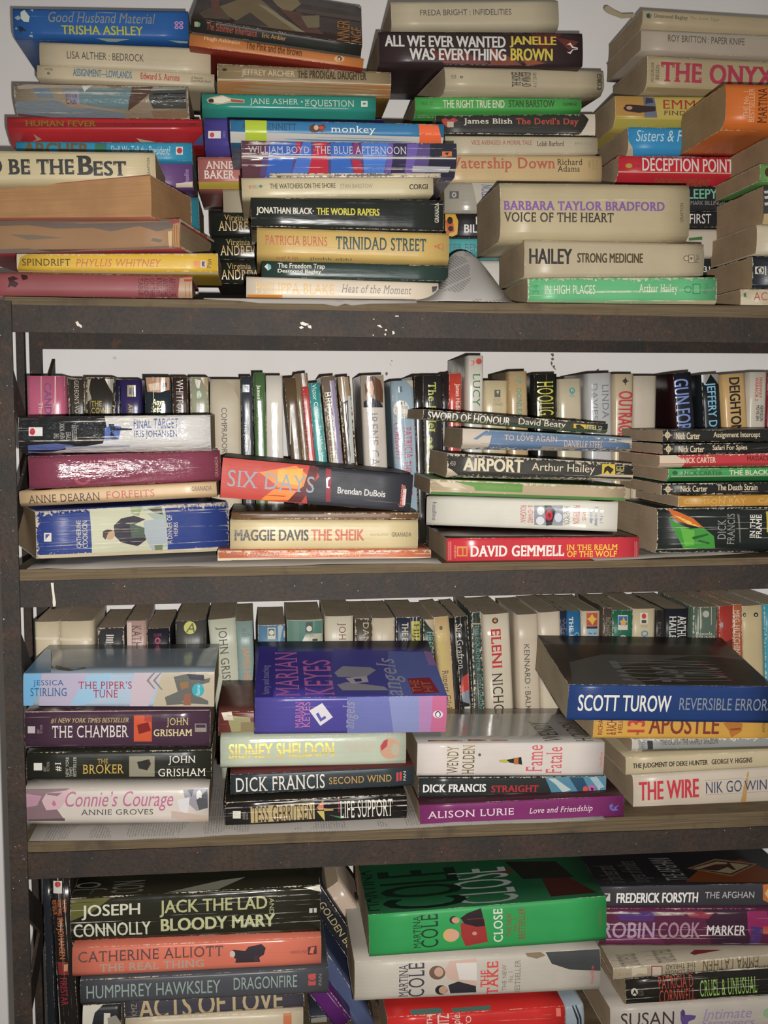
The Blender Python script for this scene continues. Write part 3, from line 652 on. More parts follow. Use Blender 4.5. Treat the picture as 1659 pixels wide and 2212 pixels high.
# ---- far right, front
lie('orange paperback jutting out at the right edge, page ends towards the left', (1568,180,275,1985,188,288), 'd06a20', [
    T('THE No. 1', 1606,197,1617,253, 'd8b088', '', 90), T('BESTSELLER', 1618,190,1630,263, 'd8b088', '', 90), T('MARTINA', 1638,189,1657,265, '3a2414', 's', 90), T('COLE', 1660,189,1690,265, '3a2414', 's', 90)], Y=YF-.01, group=G, crease=0.1, chin=(-0.7, 0.008), page='a88a60')
lie('thick book at the right edge showing only its brown page ends, under the orange one', (1668,291,361,2085,294,366), '8a8478', [], Y=YF+.006, group=G, page='a88f6e')
lie('green paperback at the right edge, upper of two thin ones', (1642,354,391,2050,360,397), '5c8c44', [D('4a3020', 'e',1652,362,1668,382)], Y=YF+.005, group=G, wear=1.0, page='a88f6e')
lie('black and white striped paperback at the right edge', (1650,401,484,2055,404,486), '3a3a3a', [D('b8b4ac', (1651,412),(1670,410),(1670,416),(1652,418)), D('b8b4ac', (1651,424),(1680,420),(1680,427),(1652,430)), D('b8b4ac', (1651,438),(1680,434),(1680,441),(1652,444)), D('b0986c', (1650,462),(1690,458),(1690,486),(1650,484))], Y=YF, group=G, page='a88f6e')
lie('cream paperback at the right edge, below the striped one', (1635,485,547,2040,490,552), 'bcae94', [], Y=YF+.004, group=G, page='a88f6e')
lie('black paperback with a white emblem at the right edge', (1626,553,622,2030,556,622), '20242c', [D('c4c0b4', 1631,576,1650,592), D('20242c', 'e',1634,577,1648,591), D('c4c0b4', (1638,582),(1644,578),(1646,588),(1640,590)), D('c4c0b4', 1652,575,1655,594)], Y=YF, group=G, crease=0.5, wear=0.6, page='a88f6e')
lie('thin cream paperback with red outlined capitals, bottom of the right edge stack', (1600,625,664,2005,624,664), 'b8aa8a', [T('ACAPULCO', 1628,631,1745,649, 'b0584c', ''), D('4a6a60', (1606,634),(1612,632),(1612,642),(1607,641)), D('c8bca0', (1600,640),(1650,658),(1620,664),(1600,664))], Y=YF, group=G, crease=0.2, wear=1.6, page='a88f6e')

# ================================================================== SECOND SHELF
Z2 = CAM.z-0.1346
G = 'upright books on the second shelf'
def s2(label, x0, x1, y, hexc, items=(), low=None, **kw):
    kw.setdefault('Y', YB); kw.setdefault('group', G); kw.setdefault('rough', 0.26)
    return stand(label, (x0, x1, y), hexc, items, zs=Z2, low=low, **kw)
s2('pink paperback with purple and white lettering, leftmost upright book of the second shelf', 57,138,812, 'c0607c', [T('CANDLES', 96,827,112,930, '6c3c70', 'b'), T('The Last', 84,869,93,925, 'dcc8c8', 's'), D('c0a090', 88,813,90,900), D('c0a090', 118,813,120,900)], crease=0.2, wear=0.3)
s2('brown black creased paperback with white capitals, second upright book from the left', 146,182,818, '3c362e', [T("GIDEON'S VOTE", 161,822,171,905, 'b8b0a0', 's')], crease=0.8, wear=1.2)
s2('worn black paperback with gold lettering low on its spine, third upright from left', 184,246,815, '34302a', [T('THE\nCOWIE', 197,866,239,893, 'b8a034', 's', 90), D('a09684', (188,820),(196,818),(192,842),(198,862),(188,868)), D('8a8070', (226,818),(244,818),(244,850),(236,838))], crease=0.4, wear=1.5)
s2('thin navy upright paperback left of the purple one', 248,257,820, '24243c', [], crease=0.2)
s2('purple upright paperback with a gold square crest', 259,303,820, '342c58', [D('988a58', 275,832,293,857), D('342c58', 279,837,284,852), D('342c58', 286,836,289,853), T('ART', 277,872,286,900, 'b09a40', 's')], crease=0.3, wear=0.4)
s2('shiny dark paperback with a cropped face above gold lettering', 312,368,813, '2c3438', [D('b08868', (314,815),(366,815),(366,842),(345,848),(318,846)), D('d8c0a8', (320,830),(345,826),(345,842),(324,844)), D('303a44', (350,828),(360,826),(360,836),(350,838)), T('Anya\nSeton', 326,862,356,890, 'c0b470', 'im', 90)], crease=0.7, wear=0.3, rough=0.16)
s2('thin brown black paperback with silver capitals, beside the torn greenish one', 372,405,814, '40302c', [T('WHITFORD', 381,820,396,905, 'b0a498', 's')], crease=0.6, wear=1.0)
s2('torn pale green paperback with a small green ring, left of the blank cream one', 410,449,814, '98997f', [D('a08c6c', (434,816),(448,816),(448,845),(440,830)), D('5a9068', 'e',424,844,435,861), D('98997f', 'e',427,848,432,857), T('1st', 431,871,438,885, '5a5a4c',''), D('b8b09c', (420,818),(434,822),(430,840),(424,836))], crease=0.3, wear=1.6)
s2('plain cream upright paperback with thin black vertical capitals', 453,519,819, 'b9ac94', [T('COMPRADOR : BLACK', 479,881,491,1040, '4a463e'), D('9a8c72', (488,822),(518,822),(518,866),(500,832))], crease=0.0, wear=0.5, rough=0.5)
s2('thin black and silver upright paperback with white capitals', 520,545,813, '3a3e44', [T('THE JOKER IN THE PACK', 527,910,535,1060, 'c4c4c0', 'b'), D('b8bcc0', 524,831,539,847), D('3a3e44', (526,833),(537,833),(537,845))], low=(523,549,990), crease=0.5, wear=0.3)
s2('thin green upright paperback with pale lettering', 547,572,805, '4c6a40', [T('James Hadley Chase', 554,832,564,938, 'b4b48c', 's'), D('34502c', 548,808,552,1000)], low=(552,576,990), crease=0.2, rough=0.2)
s2('blank silvery white upright paperback that catches the flash', 574,610,811, 'cfc8bc', [], low=(577,612,990), crease=0.3, rough=0.12)
s2('narrow brown upright paperback leaning left, no lettering', 613,640,816, '5e4a34', [D('c0b8a4', 626,880,629,960)], low=(630,655,990), crease=0.3, wear=0.5)
s2('thin leaning brown paperback next to the red one, head torn', 637,648,808, '7a6850', [], low=(656,664,990), crease=0.3, wear=0.5)
s2('thin red upright paperback with black capitals and a torn brown head', 646,664,806, 'b23c38', [D('6e5c46', (646,806),(664,806),(664,834),(648,836)), T('A HOUSE IN THE UPLANDS', 651,838,663,982, '3a2420', '')], low=(664,681,990), crease=0.5, wear=0.6)
s2('thin teal upright paperback with white lettering, leaning slightly', 665,690,827, '34908f', [T('Victor Canning', 675,830,687,912, 'bccab8', ''), T('The Whip Hand', 684,918,698,1006, 'bccab8', '')], low=(681,707,990), crease=0.6, wear=0.8)
s2('brown and lilac upright paperback with gilt vertical letters', 694,724,812, '7c6a5c', [D('8c84a0', (712,822),(722,822),(740,1000),(728,1000)), T('BRIDGE OF LIES', 709,846,721,1000, 'b8ac88', 's')], low=(713,739,990), crease=0.5, wear=0.8, rough=0.2)
s2('torn dark upright paperback with a bright streak down its spine', 729,755,813, '4a3c2c', [D('8c7658', (729,814),(752,814),(758,860),(740,870),(730,850)), D('b0b4b0', (751,855),(757,855),(766,1000),(758,1000)), D('c84848', 750,1006,766,1014)], low=(745,771,990), crease=0.5, wear=1.5, rough=0.16)
s2('cream upright paperback with a girl pictured above tall grey capitals', 781,829,810, 'c2b8ac', [
    D('8c7c68', (782,812),(828,812),(828,880),(783,880)), D('5a3a28', (788,830),(795,815),(808,812),(822,822),(828,845),(828,870),(812,866),(806,840),(796,836),(790,856)), D('c89c80', (794,826),(804,822),(808,840),(804,856),(796,850),(793,838)), D('26242a', (786,868),(800,858),(820,866),(828,880),(786,880)), D('e0d8d0', (797,860),(804,858),(803,872)), D('a04838',(798,848),(802,847),(801,850)), T('IRENE CARR', 799,892,818,1040, '6a6462', 's')], low=(789,836,990), crease=0.25, wear=0.4, rough=0.18)
s2('pale blue upright paperback with pink red capitals and a white disc', 846,892,822, '94a8b4', [
    D('d0ccc0', 'e',850,865,884,904), T('#1', 861,867,874,875, '5a5650', 'b', 90), T('NEW YORK\nTIMES\nBESTSELLER', 853,877,882,901, '6a6660', '', 90), D('3a4a58', (860,835),(868,834),(870,846),(860,848)), T('PATRICIA', 874,923,890,990, 'b83450', 's'), T('THE FRONT', 874,996,890,1070, 'b83450','s'), T('CORNWELL', 852,914,866,995, 'b83450', 's'), D('b8a488', (878,823),(892,823),(892,838))], low=(855,900,990), crease=0.5, wear=0.7, rough=0.2)
s2('narrow black upright book without lettering, left of the yellow lettered one', 895,913,812, '26231f', [], low=(900,920,1030), crease=0.1, W=0.115, Y=YB-.004, rough=0.2)
s2('black upright paperback with lime yellow vertical lettering', 913,956,811, '2e2c2c', [T('The Fade', 925,826,942,925, 'a4a83c', 'bs'), T('Late Exit', 922,925,940,1065, 'a4a83c', 'bs')], low=(915,956,1030), crease=0.4, wear=0.3, rough=0.2)
s2('thin black upright paperback left of the small red one', 957,970,808, '2a2422', [], crease=0.3, rough=0.18)
s2('small thin red upright paperback with white lettering', 971,997,806, 'bc4030', [T('James Hadley Chase', 981,829,994,925, 'd4c8b8', 'b')], crease=0.2, wear=0.8, rough=0.2, Y=YB-.004)
s2('tall white upright paperback with green capitals, standing above the rest of its row', 1012,1044,768, 'c9c2b4', [D('b04438', 'e',1015,776,1025,790), D('b04438', 'e',1028,774,1041,787), D('3a2c34', 'e',1016,776,1022,782), T('LUCY', 1021,807,1037,878, '2c6a44', 's')], crease=0.05, wear=0.2, Y=YB-.014, W=0.12)
s2('short beige upright paperback with a small grey emblem', 1048,1096,822, 'c2b28c', [D('5a5a54', 1068,842,1081,858), D('c2b28c', (1072,846),(1078,844),(1076,852)), T('POCKET\nROMANCE', 1066,861,1086,877, '7a7260', '', 90)], crease=0.3, wear=0.5)
s2('tan upright paperback with blue green vertical capitals', 1101,1138,802, 'b69a6c', [T('J.P. DONLEAVY', 1112,812,1127,920, '468c88', 'bs')], crease=0.2, wear=0.6, Y=YB-.008, low=(1103,1140,900))
s2('black upright paperback with narrow yellow outlined capitals', 1155,1203,808, '26241f', [T('HOOLIGAN', 1161,824,1196,925, 'c0b838', 's')], crease=0.5, wear=0.4, rough=0.18, Y=YB-.006, low=(1157,1204,900))
s2('beige upright paperback with a small turquoise leaf badge', 1208,1255,818, 'b9ad90', [D('3c8c90', 'e',1230,837,1242,851), D('b9ad90', 'e',1233,840,1239,848), D('3c8c90',(1235,843),(1237,843),(1237,852),(1235,852)), T('PAN', 1231,853,1241,858, '5a8c88', '', 90), T('RUN', 1232,903,1243,935, '3a3a34', 's')], crease=0.1, wear=0.4, low=(1210,1256,900))
s2('silver white upright paperback with thin grey capitals on two lines', 1272,1321,806, 'b4b2b0', [T('LINDA', 1301,830,1315,905, '70747c', 's'), T('DAVIES', 1279,829,1291,907, '70747c', 's')], crease=0.3, wear=0.3, rough=0.2, Y=YB-.010, low=(1274,1322,900))
s2('beige upright paperback with tall crimson capitals and a black sun', 1330,1369,808, 'b8a888', [T('OUTRAGE', 1335,845,1367,945, 'b43a44', 'B'), D('3a362e', 'e',1346,818,1355,828), D('3a362e', (1344,822),(1358,822),(1358,824),(1344,824)), D('3a362e', (1350,815),(1352,815),(1352,832),(1350,832))], crease=0.2, wear=0.5, Y=YB-.006)
s2('blank cream upright book right of the crimson lettered one', 1371,1419,812, 'b7ab98', [], crease=0.0, wear=0.6, rough=0.6)
s2('black upright paperback with large pale blue capitals', 1455,1493,805, '22222a', [T('GUN FOR HIRE', 1460,818,1492,990, '7488bc', 'b')], crease=0.1, wear=0.2, Y=YB-.012, low=(1461,1500,900), boards='2a1216')
s2('black upright paperback with light blue capitals and a torn grey head', 1516,1553,808, '1f2226', [T('JEFFERY DEAVER', 1525,826,1549,985, '7cb4cc', 'b'), D('8c8880', (1516,808),(1553,808),(1553,831),(1535,808),(1525,828),(1516,826))], crease=0.2, wear=0.3, Y=YB-.008, low=(1521,1558,900))
s2('tan upright paperback with heavy black capitals', 1562,1610,807, 'c09c64', [T('DEIGHTON', 1577,815,1600,935, '2c2824', 'B')], crease=0.1, wear=0.3, Y=YB-.008, low=(1567,1614,900))
s2('white upright paperback with small red and black lettering, at the right edge', 1622,1657,804, 'c0b8a8', [T('FREEWAY', 1639,815,1646,860, 'b0483c', 'b'), T('WARRIOR 2', 1631,815,1638,866, 'b0483c', 'b'), T('IT COMES AS NO SURPRISE', 1608,815,1615,960, '8a8478',''), T('ABANDON\nMOVIE BIN', 1633,875,1649,910, '3a3632', 'b')], crease=0.1, wear=0.3, Y=YB-.010)
s2('dark red upright book cut by the right edge', 1660,1700,804, '7a2c30', [], crease=0.1)

G = 'books stacked on the second shelf'
# ---- left stack
lie('half black half white paperback with blue capitals, top of the left stack', (40,901,980,455,896,975), 'c9c6c2', [
    D('262628', (40,901),(225,898),(232,930),(222,958),(120,975),(60,980),(40,980)), D('5a6aa0', (60,962),(120,958),(160,962),(110,978),(56,980)), D('5068a8', (226,925),(240,918),(262,922),(256,950),(226,952)), D('1f2430', (234,916),(246,916),(250,928),(242,934),(254,948),(236,946),(240,932)), D('1f2430', (248,924),(285,926),(285,929),(248,930)),
    D('d8d4d0', 62,923,92,942), D('b83038', 'e',64,925,76,940), T('THE\nNEW YORK\nTIMES\nBESTSELLER', 116,914,166,952, 'a8a49c', 'i', 90),
    T('FINAL TARGET', 288,904,385,925, '3a4a88', 's'), T('IRIS JOHANSEN', 290,930,383,948, '2e3c70', 's'), D('a0a4b0', (140,965),(280,962),(280,966),(140,972))], Y=YF, group=G, crease=0.9, wear=0.4, rough=0.2, chin=(-0.5, 0.008), film=True)
lie('glossy maroon paperback glaring in the flash, second in the left stack', (62,987,1057,477,973,1038), '7c3a4c', [
    T('VALENTIN', 177,992,266,1022, '9a5058', 'bs'), D('9a5058', 'e',160,1020,196,1048), D('7c3a4c', 'e',168,1024,190,1042), T('GRANADA', 464,986,471,1030, '9c7a5c', 's', 90)], Y=YF-.006, dY=0.028, group=G, crease=0.25, wear=0.3, rough=0.17, bulge=0.003, film=True)
lie('tan paperback with black and red serif capitals, under the maroon one', (42,1062,1096,468,1042,1074), 'c8a87e', [
    T('ANNE DEARAN', 61,1067,216,1084, '40382e', 's'), T('FORFEITS', 229,1059,334,1075, 'b4544a', 's'), T('GRANADA', 414,1050,458,1060, '3c342c', 'bs')], Y=YF, group=G, crease=0.1, wear=0.4, chin=(-0.4,0.005))
lie('very thick royal blue paperback with a figure on a pale panel, bottom left', (78,1106,1208,495,1085,1190), '2e3f7e', [
    D('b8b89c', (194,1098),(356,1092),(364,1196),(200,1206)), D('98a498', (300,1094),(356,1092),(362,1140),(330,1120)), D('8c9a70', (282,1096),(310,1096),(300,1115),(285,1110)), D('4a4a44', (318,1098),(350,1094),(352,1112),(335,1108)), D('9ca4a8', (310,1125),(356,1120),(362,1180),(330,1190),(312,1160)),
    D('35313a', (246,1135),(262,1120),(290,1114),(314,1122),(288,1134),(312,1152),(316,1166),(298,1180),(262,1172),(246,1156)), D('b09070', 'e',226,1143,248,1166), D('453c34', (222,1148),(232,1143),(244,1146),(234,1150),(228,1166),(222,1160)), D('4c5a4c', (280,1130),(312,1140),(312,1160),(284,1160)), D('6a7a58', (334,1178),(352,1176),(352,1192),(336,1190)),
    T('CATHERINE', 165,1124,175,1184, 'c4bca4', '', 90), T('COOKSON', 178,1125,189,1184, 'c4bca4', '', 90), T('A DINNER OF', 361,1112,372,1174, 'c4bca4', '', 90), T('HERBS', 375,1128,384,1158, 'c4bca4', '', 90), D('c8c0ac', 95,1151,111,1170), D('2e3f7e', (98,1154),(108,1154),(98,1166)),
    D('b8aa8c', (78,1200),(495,1182),(495,1190),(90,1209))], Y=YF-.020, dY=0.058, group=G, crease=1.0, wear=3.0, bulge=0.003, page='a08660', W=0.112)
# ---- second stack
lie('black paperback with a fiery red left half, lying tilted on the second stack', (478,988,1075,890,1026,1106), '34343a', [
    D('b83c30', (478,988),(680,1006),(690,1030),(660,1060),(664,1088),(476,1075)), D('e08028', (560,1020),(640,1006),(680,1040),(640,1080),(560,1082),(600,1050)), D('e8a030', (600,1015),(655,1012),(650,1050),(600,1040)), D('5a2020', (670,1005),(690,1010),(680,1040),(668,1060),(650,1086),(620,1084),(640,1062),(656,1050)), D('8a2030', (704,1012),(716,1014),(714,1084),(704,1084)), D('e0d8dc', (704,1034),(710,1030),(714,1031),(713,1034),(709,1038),(708,1050),(712,1052),(711,1055),(705,1053)),
    T('SIX DAYS', 492,1022,680,1058, '8f959c', 's'), T('Brendan DuBois', 729,1056,833,1070, 'c8c4c0', 'b'), T('timewarner', 862,1046,874,1096, 'c86a5c', 'b', 90), D('c8c0b8', (871,1056),(878,1056),(875,1092),(868,1092))], Y=YF-.004, group=G, crease=0.1, wear=0.15, W=0.118, rough=0.5, bulge=0.002, boards='1f1d1d')
lie('thin brown paperback squeezed under the tilted black and red one', (500,1108,1121,905,1108,1122), '6a4c34', [D('3a2a20', (520,1108),(700,1108),(700,1113),(520,1112))], Y=YF+.008, group=G, crease=0.2, wear=1.0)
lie('cream paperback with chunky black and red capitals', (497,1124,1187,903,1125,1185), 'c9b689', [
    T('MAGGIE DAVIS', 507,1144,667,1168, '3a362c', 'B'), T('THE SHEIK', 672,1143,787,1168, 'b85a3a', 'B'), T('MAYFLOWER', 800,1152,840,1158, '9a8c6c', 's'), T('GRANADA', 846,1150,889,1159, '4a4232', 'bs')], Y=YF, group=G, crease=0.3, wear=0.7)
lie('thin worn orange and white striped paperback, bottom of the second stack', (470,1190,1216,931,1188,1213), 'c46a44', [
    T('SHIRLEY HAZZARD', 487,1194,603,1203, '7a3420', 's'), T('THE BAY OF NOON', 612,1192,780,1202, 'd89c68', 's'), D('c8bca4', (470,1206),(931,1203),(931,1212),(470,1216)), D('34403a', (500,1210),(640,1208),(638,1212),(500,1213)), D('34403a', (700,1208),(860,1206),(920,1210),(700,1213))], Y=YF, group=G, crease=1.0, wear=2.6)
# ---- third stack
lie('thin black paperback with white capitals, lying tilted on top of the third stack', (914,884,906,1313,915,937), '3a3834', [
    T('SWORD OF HONOUR', 924,895,1103,912, 'ccc4b0', 'b'), T('David Beaty', 1120,907,1222,925, 'ccc4b0', ''), D('c0a030', (1239,915),(1266,917),(1265,934),(1239,932)), D('2c2418', (1244,918),(1252,917),(1262,924),(1256,934),(1250,926),(1246,930)), D('a89c60', (1267,917),(1288,919),(1287,935),(1266,934)), T('NEL', 1270,918,1285,934, '3a3420', '', 90), T('SPACE', 1292,920,1300,934, 'b0a890', '', 90), D('4a5c34', (970,904),(1313,930),(1313,937),(970,911))], Y=YF, group=G, crease=0.1, wear=1.2, chin=(-0.4, 0.006), boards='4c6a34')
lie('faded slate blue paperback with torn white ends, second in the third stack', (999,925,971,1365,946,977), '5c7290', [
    D('b8aa98', (999,926),(1060,925),(1030,945),(1062,940),(1056,966),(1000,970)), D('5c7290', (1022,948),(1050,930),(1056,932),(1030,950)), T('TO LOVE AGAIN', 1090,941,1204,953, 'c4a890', 's'), T('DANIELLE STEEL', 1219,952,1302,967, 'c4a890', 's'), D('a89884', (1172,964),(1365,970),(1365,977),(1170,972)), D('a89884', (1325,952),(1365,948),(1365,958)), D('6c8490', (1060,925),(1300,938),(1365,946),(1365,950),(1060,932))], Y=YF+.012, group=G, crease=0.6, wear=2.4, chin=(-0.4,0.006))
lie('black grained paperback with bold beige capitals and a yellow square', (966,979,1032,1368,1002,1040), '3a3834', [
    T('AIRPORT', 1001,991,1131,1019, 'cabd9c', 'B'), T('Arthur Hailey', 1149,1002,1285,1024, 'cabd9c', ''), D('c4a82c', (1301,1002),(1329,1003),(1329,1026),(1300,1025)), D('2c2418', (1306,1010),(1314,1006),(1326,1014),(1318,1024),(1312,1016),(1304,1024)), T('NEL', 1331,1003,1348,1024, 'b0a468', '', 90), D('b8a890', (1272,1030),(1300,1024),(1368,1026),(1368,1040),(1290,1040)), D('b8a890', (966,1010),(975,1014),(990,1026),(966,1032)), T('450', 972,996,984,1006, '9a8f78', '')], Y=YF, group=G, crease=0.5, wear=2.6, chin=(-0.6,0.005))
lie('thin paperback with a green patch on its peeled beige spine', (929,1035,1068,1352,1052,1082), 'b09c7c', [
    D('5c8c3c', (982,1040),(1130,1046),(1128,1064),(1026,1060),(1024,1052)), T('Dorothy E. Blevis', 1046,1050,1124,1058, '7c8c48', ''), D('4e7c3c', (930,1062),(1352,1076),(1352,1082),(930,1068)), D('c4b498', (940,1040),(980,1042),(1010,1056),(960,1052))], Y=YF+.004, group=G, crease=0.4, wear=2.4, boards='4e7c3c')
lie('glossy white paperback with a rose picture and sideways red lettering', (921,1073,1134,1334,1086,1149), 'd2cdbf', [
    T('headline', 934,1085,943,1124, '4a4a5a', '', 270), D('8a8c94', (1154,1092),(1216,1092),(1216,1136),(1154,1134)), D('d0d0d0', 'e',1160,1094,1176,1112), D('d0d0d0', 'e',1158,1116,1176,1134), D('2c2c30', (1176,1092),(1190,1092),(1200,1104),(1192,1134),(1180,1136)), D('c0c4cc', 'e',1198,1108,1214,1128), D('b82838', 'e',1178,1102,1194,1125), D('801824','e',1183,1108,1190,1118),
    T('& HOWARD', 1140,1092,1152,1130, 'b04a50', '', 270), T('ROUGHAN', 1124,1092,1137,1128, 'b04a50', '', 270), T('HONEYMOON', 1217,1094,1231,1134, '3a4450', '', 270), T('JAMES', 1255,1101,1266,1124, 'b04a50', '', 270), T('PATTERSON', 1238,1092,1252,1132, 'b04a50', '', 270), T('The No. 1', 1296,1101,1303,1130, '5a6480', 'b', 270), T('International', 1285,1095,1293,1136, '5a6480', 'b', 270), T('Bestseller', 1274,1100,1282,1131, '5a6480', 'b', 270)], Y=YF+.05, dY=-0.055, group=G, crease=0.05, wear=0.1, rough=0.12, W=0.125, page='c4b89c')
lie('red paperback with white and yellow capitals, bottom of the third stack', (965,1163,1215,1380,1160,1212), 'c0303a', [
    T('DAVID GEMMELL', 1017,1178,1219,1202, 'dcd2c8', 'Bs'), T('IN THE REALM', 1224,1176,1334,1188, 'd8b434', 'bs'), T('OF THE WOLF', 1225,1190,1332,1203, 'd8b434', 'bs'), D('c88438', 987,1180,1010,1202), D('c0303a', (990,1184),(998,1184),(998,1199),(990,1199)), D('c0303a', 1001,1184,1007,1199), T('LEGEND', 981,1178,985,1205, 'd09c90', '', 90),
    D('d08880', 969,1170,970.5,1210), D('d08880', 973,1170,974.5,1210), D('d08880', 1371,1170,1372,1210), D('d08880', 1375,1170,1376,1210)], Y=YF-.02, group=G, crease=0.0, wear=0.3, boards='3a2420', rough=0.2, W=0.112, bulge=0.001)
# ---- right stack
YR = YF-.008
def emb(x, y): return [D('b8a888', 'e',x-6,y-7,x+6,y+7), D('222220','e',x-3,y-3,x+3,y+3), D('b8a888', (x-10,y-1),(x+10,y-1),(x+10,y+1),(x-10,y+1)), D('b8a888', (x-1,y-11),(x+1,y-11),(x+1,y+11),(x-1,y+11)), T('Star', x+12,y-7,x+17,y+7, '9a8c70', '', 90)]
lie('black paperback with beige lettering, top of the right stack', (1432,929,955,1845,927,951), '232220', emb(1442,940)+[T('Nick Carter', 1460,934,1512,949, 'c4b490', 'b'), T('Assignment Intercept', 1541,933,1642,948, 'c4b490', 'b')], Y=YR, W=0.122, group=G, crease=0.1, wear=0.4, boards='5c564c')
lie('black paperback with beige lettering, second of the right stack, above the red one', (1431,959,981,1845,954,976), '201f1d', emb(1444,970)+[T('Nick Carter', 1466,963,1521,977, 'c8ba9a', 'b'), T('Safari For Spies', 1539,961,1614,975, 'c8ba9a', 'b')], Y=YR, W=0.122, group=G, crease=0.1, wear=0.6)
lie('red paperback with a torn white head, third of the right stack', (1425,984,1011,1840,976,1006), 'b8343a', [D('c4b49c', (1425,984),(1460,983),(1480,996),(1476,1010),(1426,1011)), T('NICK CARTER', 1475,988,1546,1000, 'ccbfa0', 'b'), T('MASSACRE IN MILAN', 1614,984,1720,995, '5a2424', 'b')], Y=YR, W=0.122, group=G, crease=0.2, wear=1.0, chin=(-0.4,0.005))
lie('green paperback with white capitals, fourth of the right stack', (1444,1013,1041,1858,1008,1037), '3c9450', [T('NICK CARTER', 1475,1017,1560,1027, '2c5a38', 'b'), T('THE BLACK DEATH', 1575,1015,1715,1025, 'ccc8a8', 'b'), D('1f6a30', (1450,1031),(1858,1026),(1858,1037),(1446,1041)), D('a8b090', (1450,1028),(1858,1024),(1858,1026),(1450,1031)), D('2c5a38', 'e',1452,1017,1464,1026)], Y=YR+.004, W=0.122, group=G, crease=0.2, wear=0.8, chin=(0.0,0.006))
lie('black paperback with beige lettering, below the green one at right', (1428,1045,1069,1843,1041,1066), '222120', emb(1443,1057)+[T('Nick Carter', 1470,1049,1528,1062, 'c8ba9a', 'b'), T('The Death Strain', 1549,1046,1636,1059, 'c8ba9a', 'b')], Y=YR, W=0.122, group=G, crease=0.1, wear=0.8)
lie('thin ochre paperback with faded capitals, second from bottom of the right stack', (1465,1073,1095,1870,1066,1090), 'b4822e', [T('CRIMSON RAY', 1478,1077,1612,1088, 'c8a058', 's'), T('CARTER', 1637,1076,1720,1086, 'c8a058', 's')], Y=YR+.006, W=0.122, group=G, crease=0.2, wear=0.9)
lie('thick black paperback with a green and flame picture, bottom of the right stack', (1420,1099,1196,1835,1094,1192), '1f2422', [
    D('3c8c34', (1444,1118),(1462,1130),(1490,1142),(1520,1140),(1542,1158),(1546,1184),(1478,1186),(1462,1158)), D('5ca838', (1470,1140),(1500,1146),(1500,1178),(1480,1180)), D('c46020', (1444,1100),(1462,1104),(1498,1120),(1520,1140),(1490,1134),(1460,1124)), D('d8b440', (1456,1112),(1490,1126),(1514,1140),(1486,1132)), D('2a5a28', (1494,1160),(1530,1152),(1530,1156),(1498,1166)), D('2a5a28',(1510,1166),(1534,1172),(1532,1176),(1508,1170)),
    T('DICK', 1550,1122,1568,1164, '8a8880', 's', 90), T('FRANCIS', 1571,1110,1587,1176, '8a8880', 's', 90), D('6a6862', (1593,1110),(1598,1112),(1600,1172),(1598,1172)), T('IN THE', 1620,1112,1631,1162, 'd4d0c4', 'bs', 90), T('FRAME', 1633,1112,1645,1163, 'd4d0c4', 'bs', 90), D('b0a030', 1656,1105,1668,1150)], Y=YR, W=0.122, group=G, crease=0.7, wear=1.2, chin=(-0.88,0.004))

# ================================================================== THIRD SHELF
Z3 = CAM.z-0.3775
G = 'upright books on the third shelf'
def s3(label, x0, x1, y, hexc, items=(), low=None, **kw):
    kw.setdefault('Y', YB); kw.setdefault('group', G); kw.setdefault('rough', 0.36); kw.setdefault('page', 'c8b498')
    return stand(label, (x0, x1, y), hexc, items, zs=Z3, low=low, **kw)
s3('blank cream upright book, leftmost on the third shelf', 75,127, 1343, 'c4b496', [D('d0c4ac', 76,1377,126,1382)], crease=0.0, wear=0.6)
s3('wide blank cream upright book, second from the left on the third shelf', 128,199, 1342, 'c4b496', [D('d0c4ac', 129,1379,198,1385)], crease=0.0, wear=0.6)
s3('charcoal upright paperback with a small white striped emblem', 210,267, 1356, '3c3a3c', [D('c8c0b4', 229,1371,246,1374), D('c8c0b4', 230,1376,245,1379), D('c8c0b4', 229,1381,244,1384), D('c8c0b4', 228,1386,245,1389), T('ARROW\nREADERS\nPAPERBACK', 224,1390,249,1403, 'a8a098', '', 90)], wear=1.4, crease=0.2)
s3('dusty pink upright paperback with black vertical capitals', 273,314, 1341, 'ac8c80', [T('KATHARINE', 286,1351,306,1450, '4c3c3c', 's'), D('c8b4a8',274,1345,284,1440)], crease=0.2, wear=0.5, Y=YB-.006)
s3('short navy upright paperback with a small pink ring', 317,366, 1357, '24242c', [D('b04060', 'e',334,1377,347,1391), D('24242c', 'e',337,1380,344,1388), T('SOUVENIR', 332,1368,349,1375, '7c3048', '', 90), T('BOOK', 333,1393,348,1404, '7c3048','',90)], wear=1.4, crease=0.2)
s3('slate grey upright paperback with a yellow disc near its top', 379,444, 1341, '45433f', [D('b4b454', 'e',397,1342,424,1370), T('A', 401,1346,421,1366, '4c4c38', 'i', 90), T('JOHN LE CARRE', 404,1390,414,1490, 'c8c4b4', '')], crease=0.05, wear=0.4)
s3('pale grey green upright paperback with large dark vertical capitals', 449,508, 1337, 'b3b5a0', [T('JOHN GRISHAM', 472,1354,496,1516, '4c4438', 's')], low=(470,516,1500), crease=0.1, wear=0.5)
s3('grey teal upright paperback with peeling orange capitals', 509,545, 1342, '7c908a', [T('JAMES HERBERT', 522,1397,542,1520, 'b8845c', 'b'), T('NEW\nENGLISH', 522,1357,540,1375, '4c6460', '', 90)], low=(517,551,1500), crease=0.4, wear=0.6)
s3('grey blue upright paperback with a small white bell badge', 557,616, 1350, '567c98', [D('c0bcac', 578,1356,595,1381), D('3c4448', 580,1358,593,1373), D('c0bcac', 'e',581,1361,592,1372), T('D\nN', 584,1388,592,1410,'a8b4b8','',90), D('98a8b0', (600,1352),(612,1352),(606,1380),(602,1400))], crease=0.2, wear=1.2)
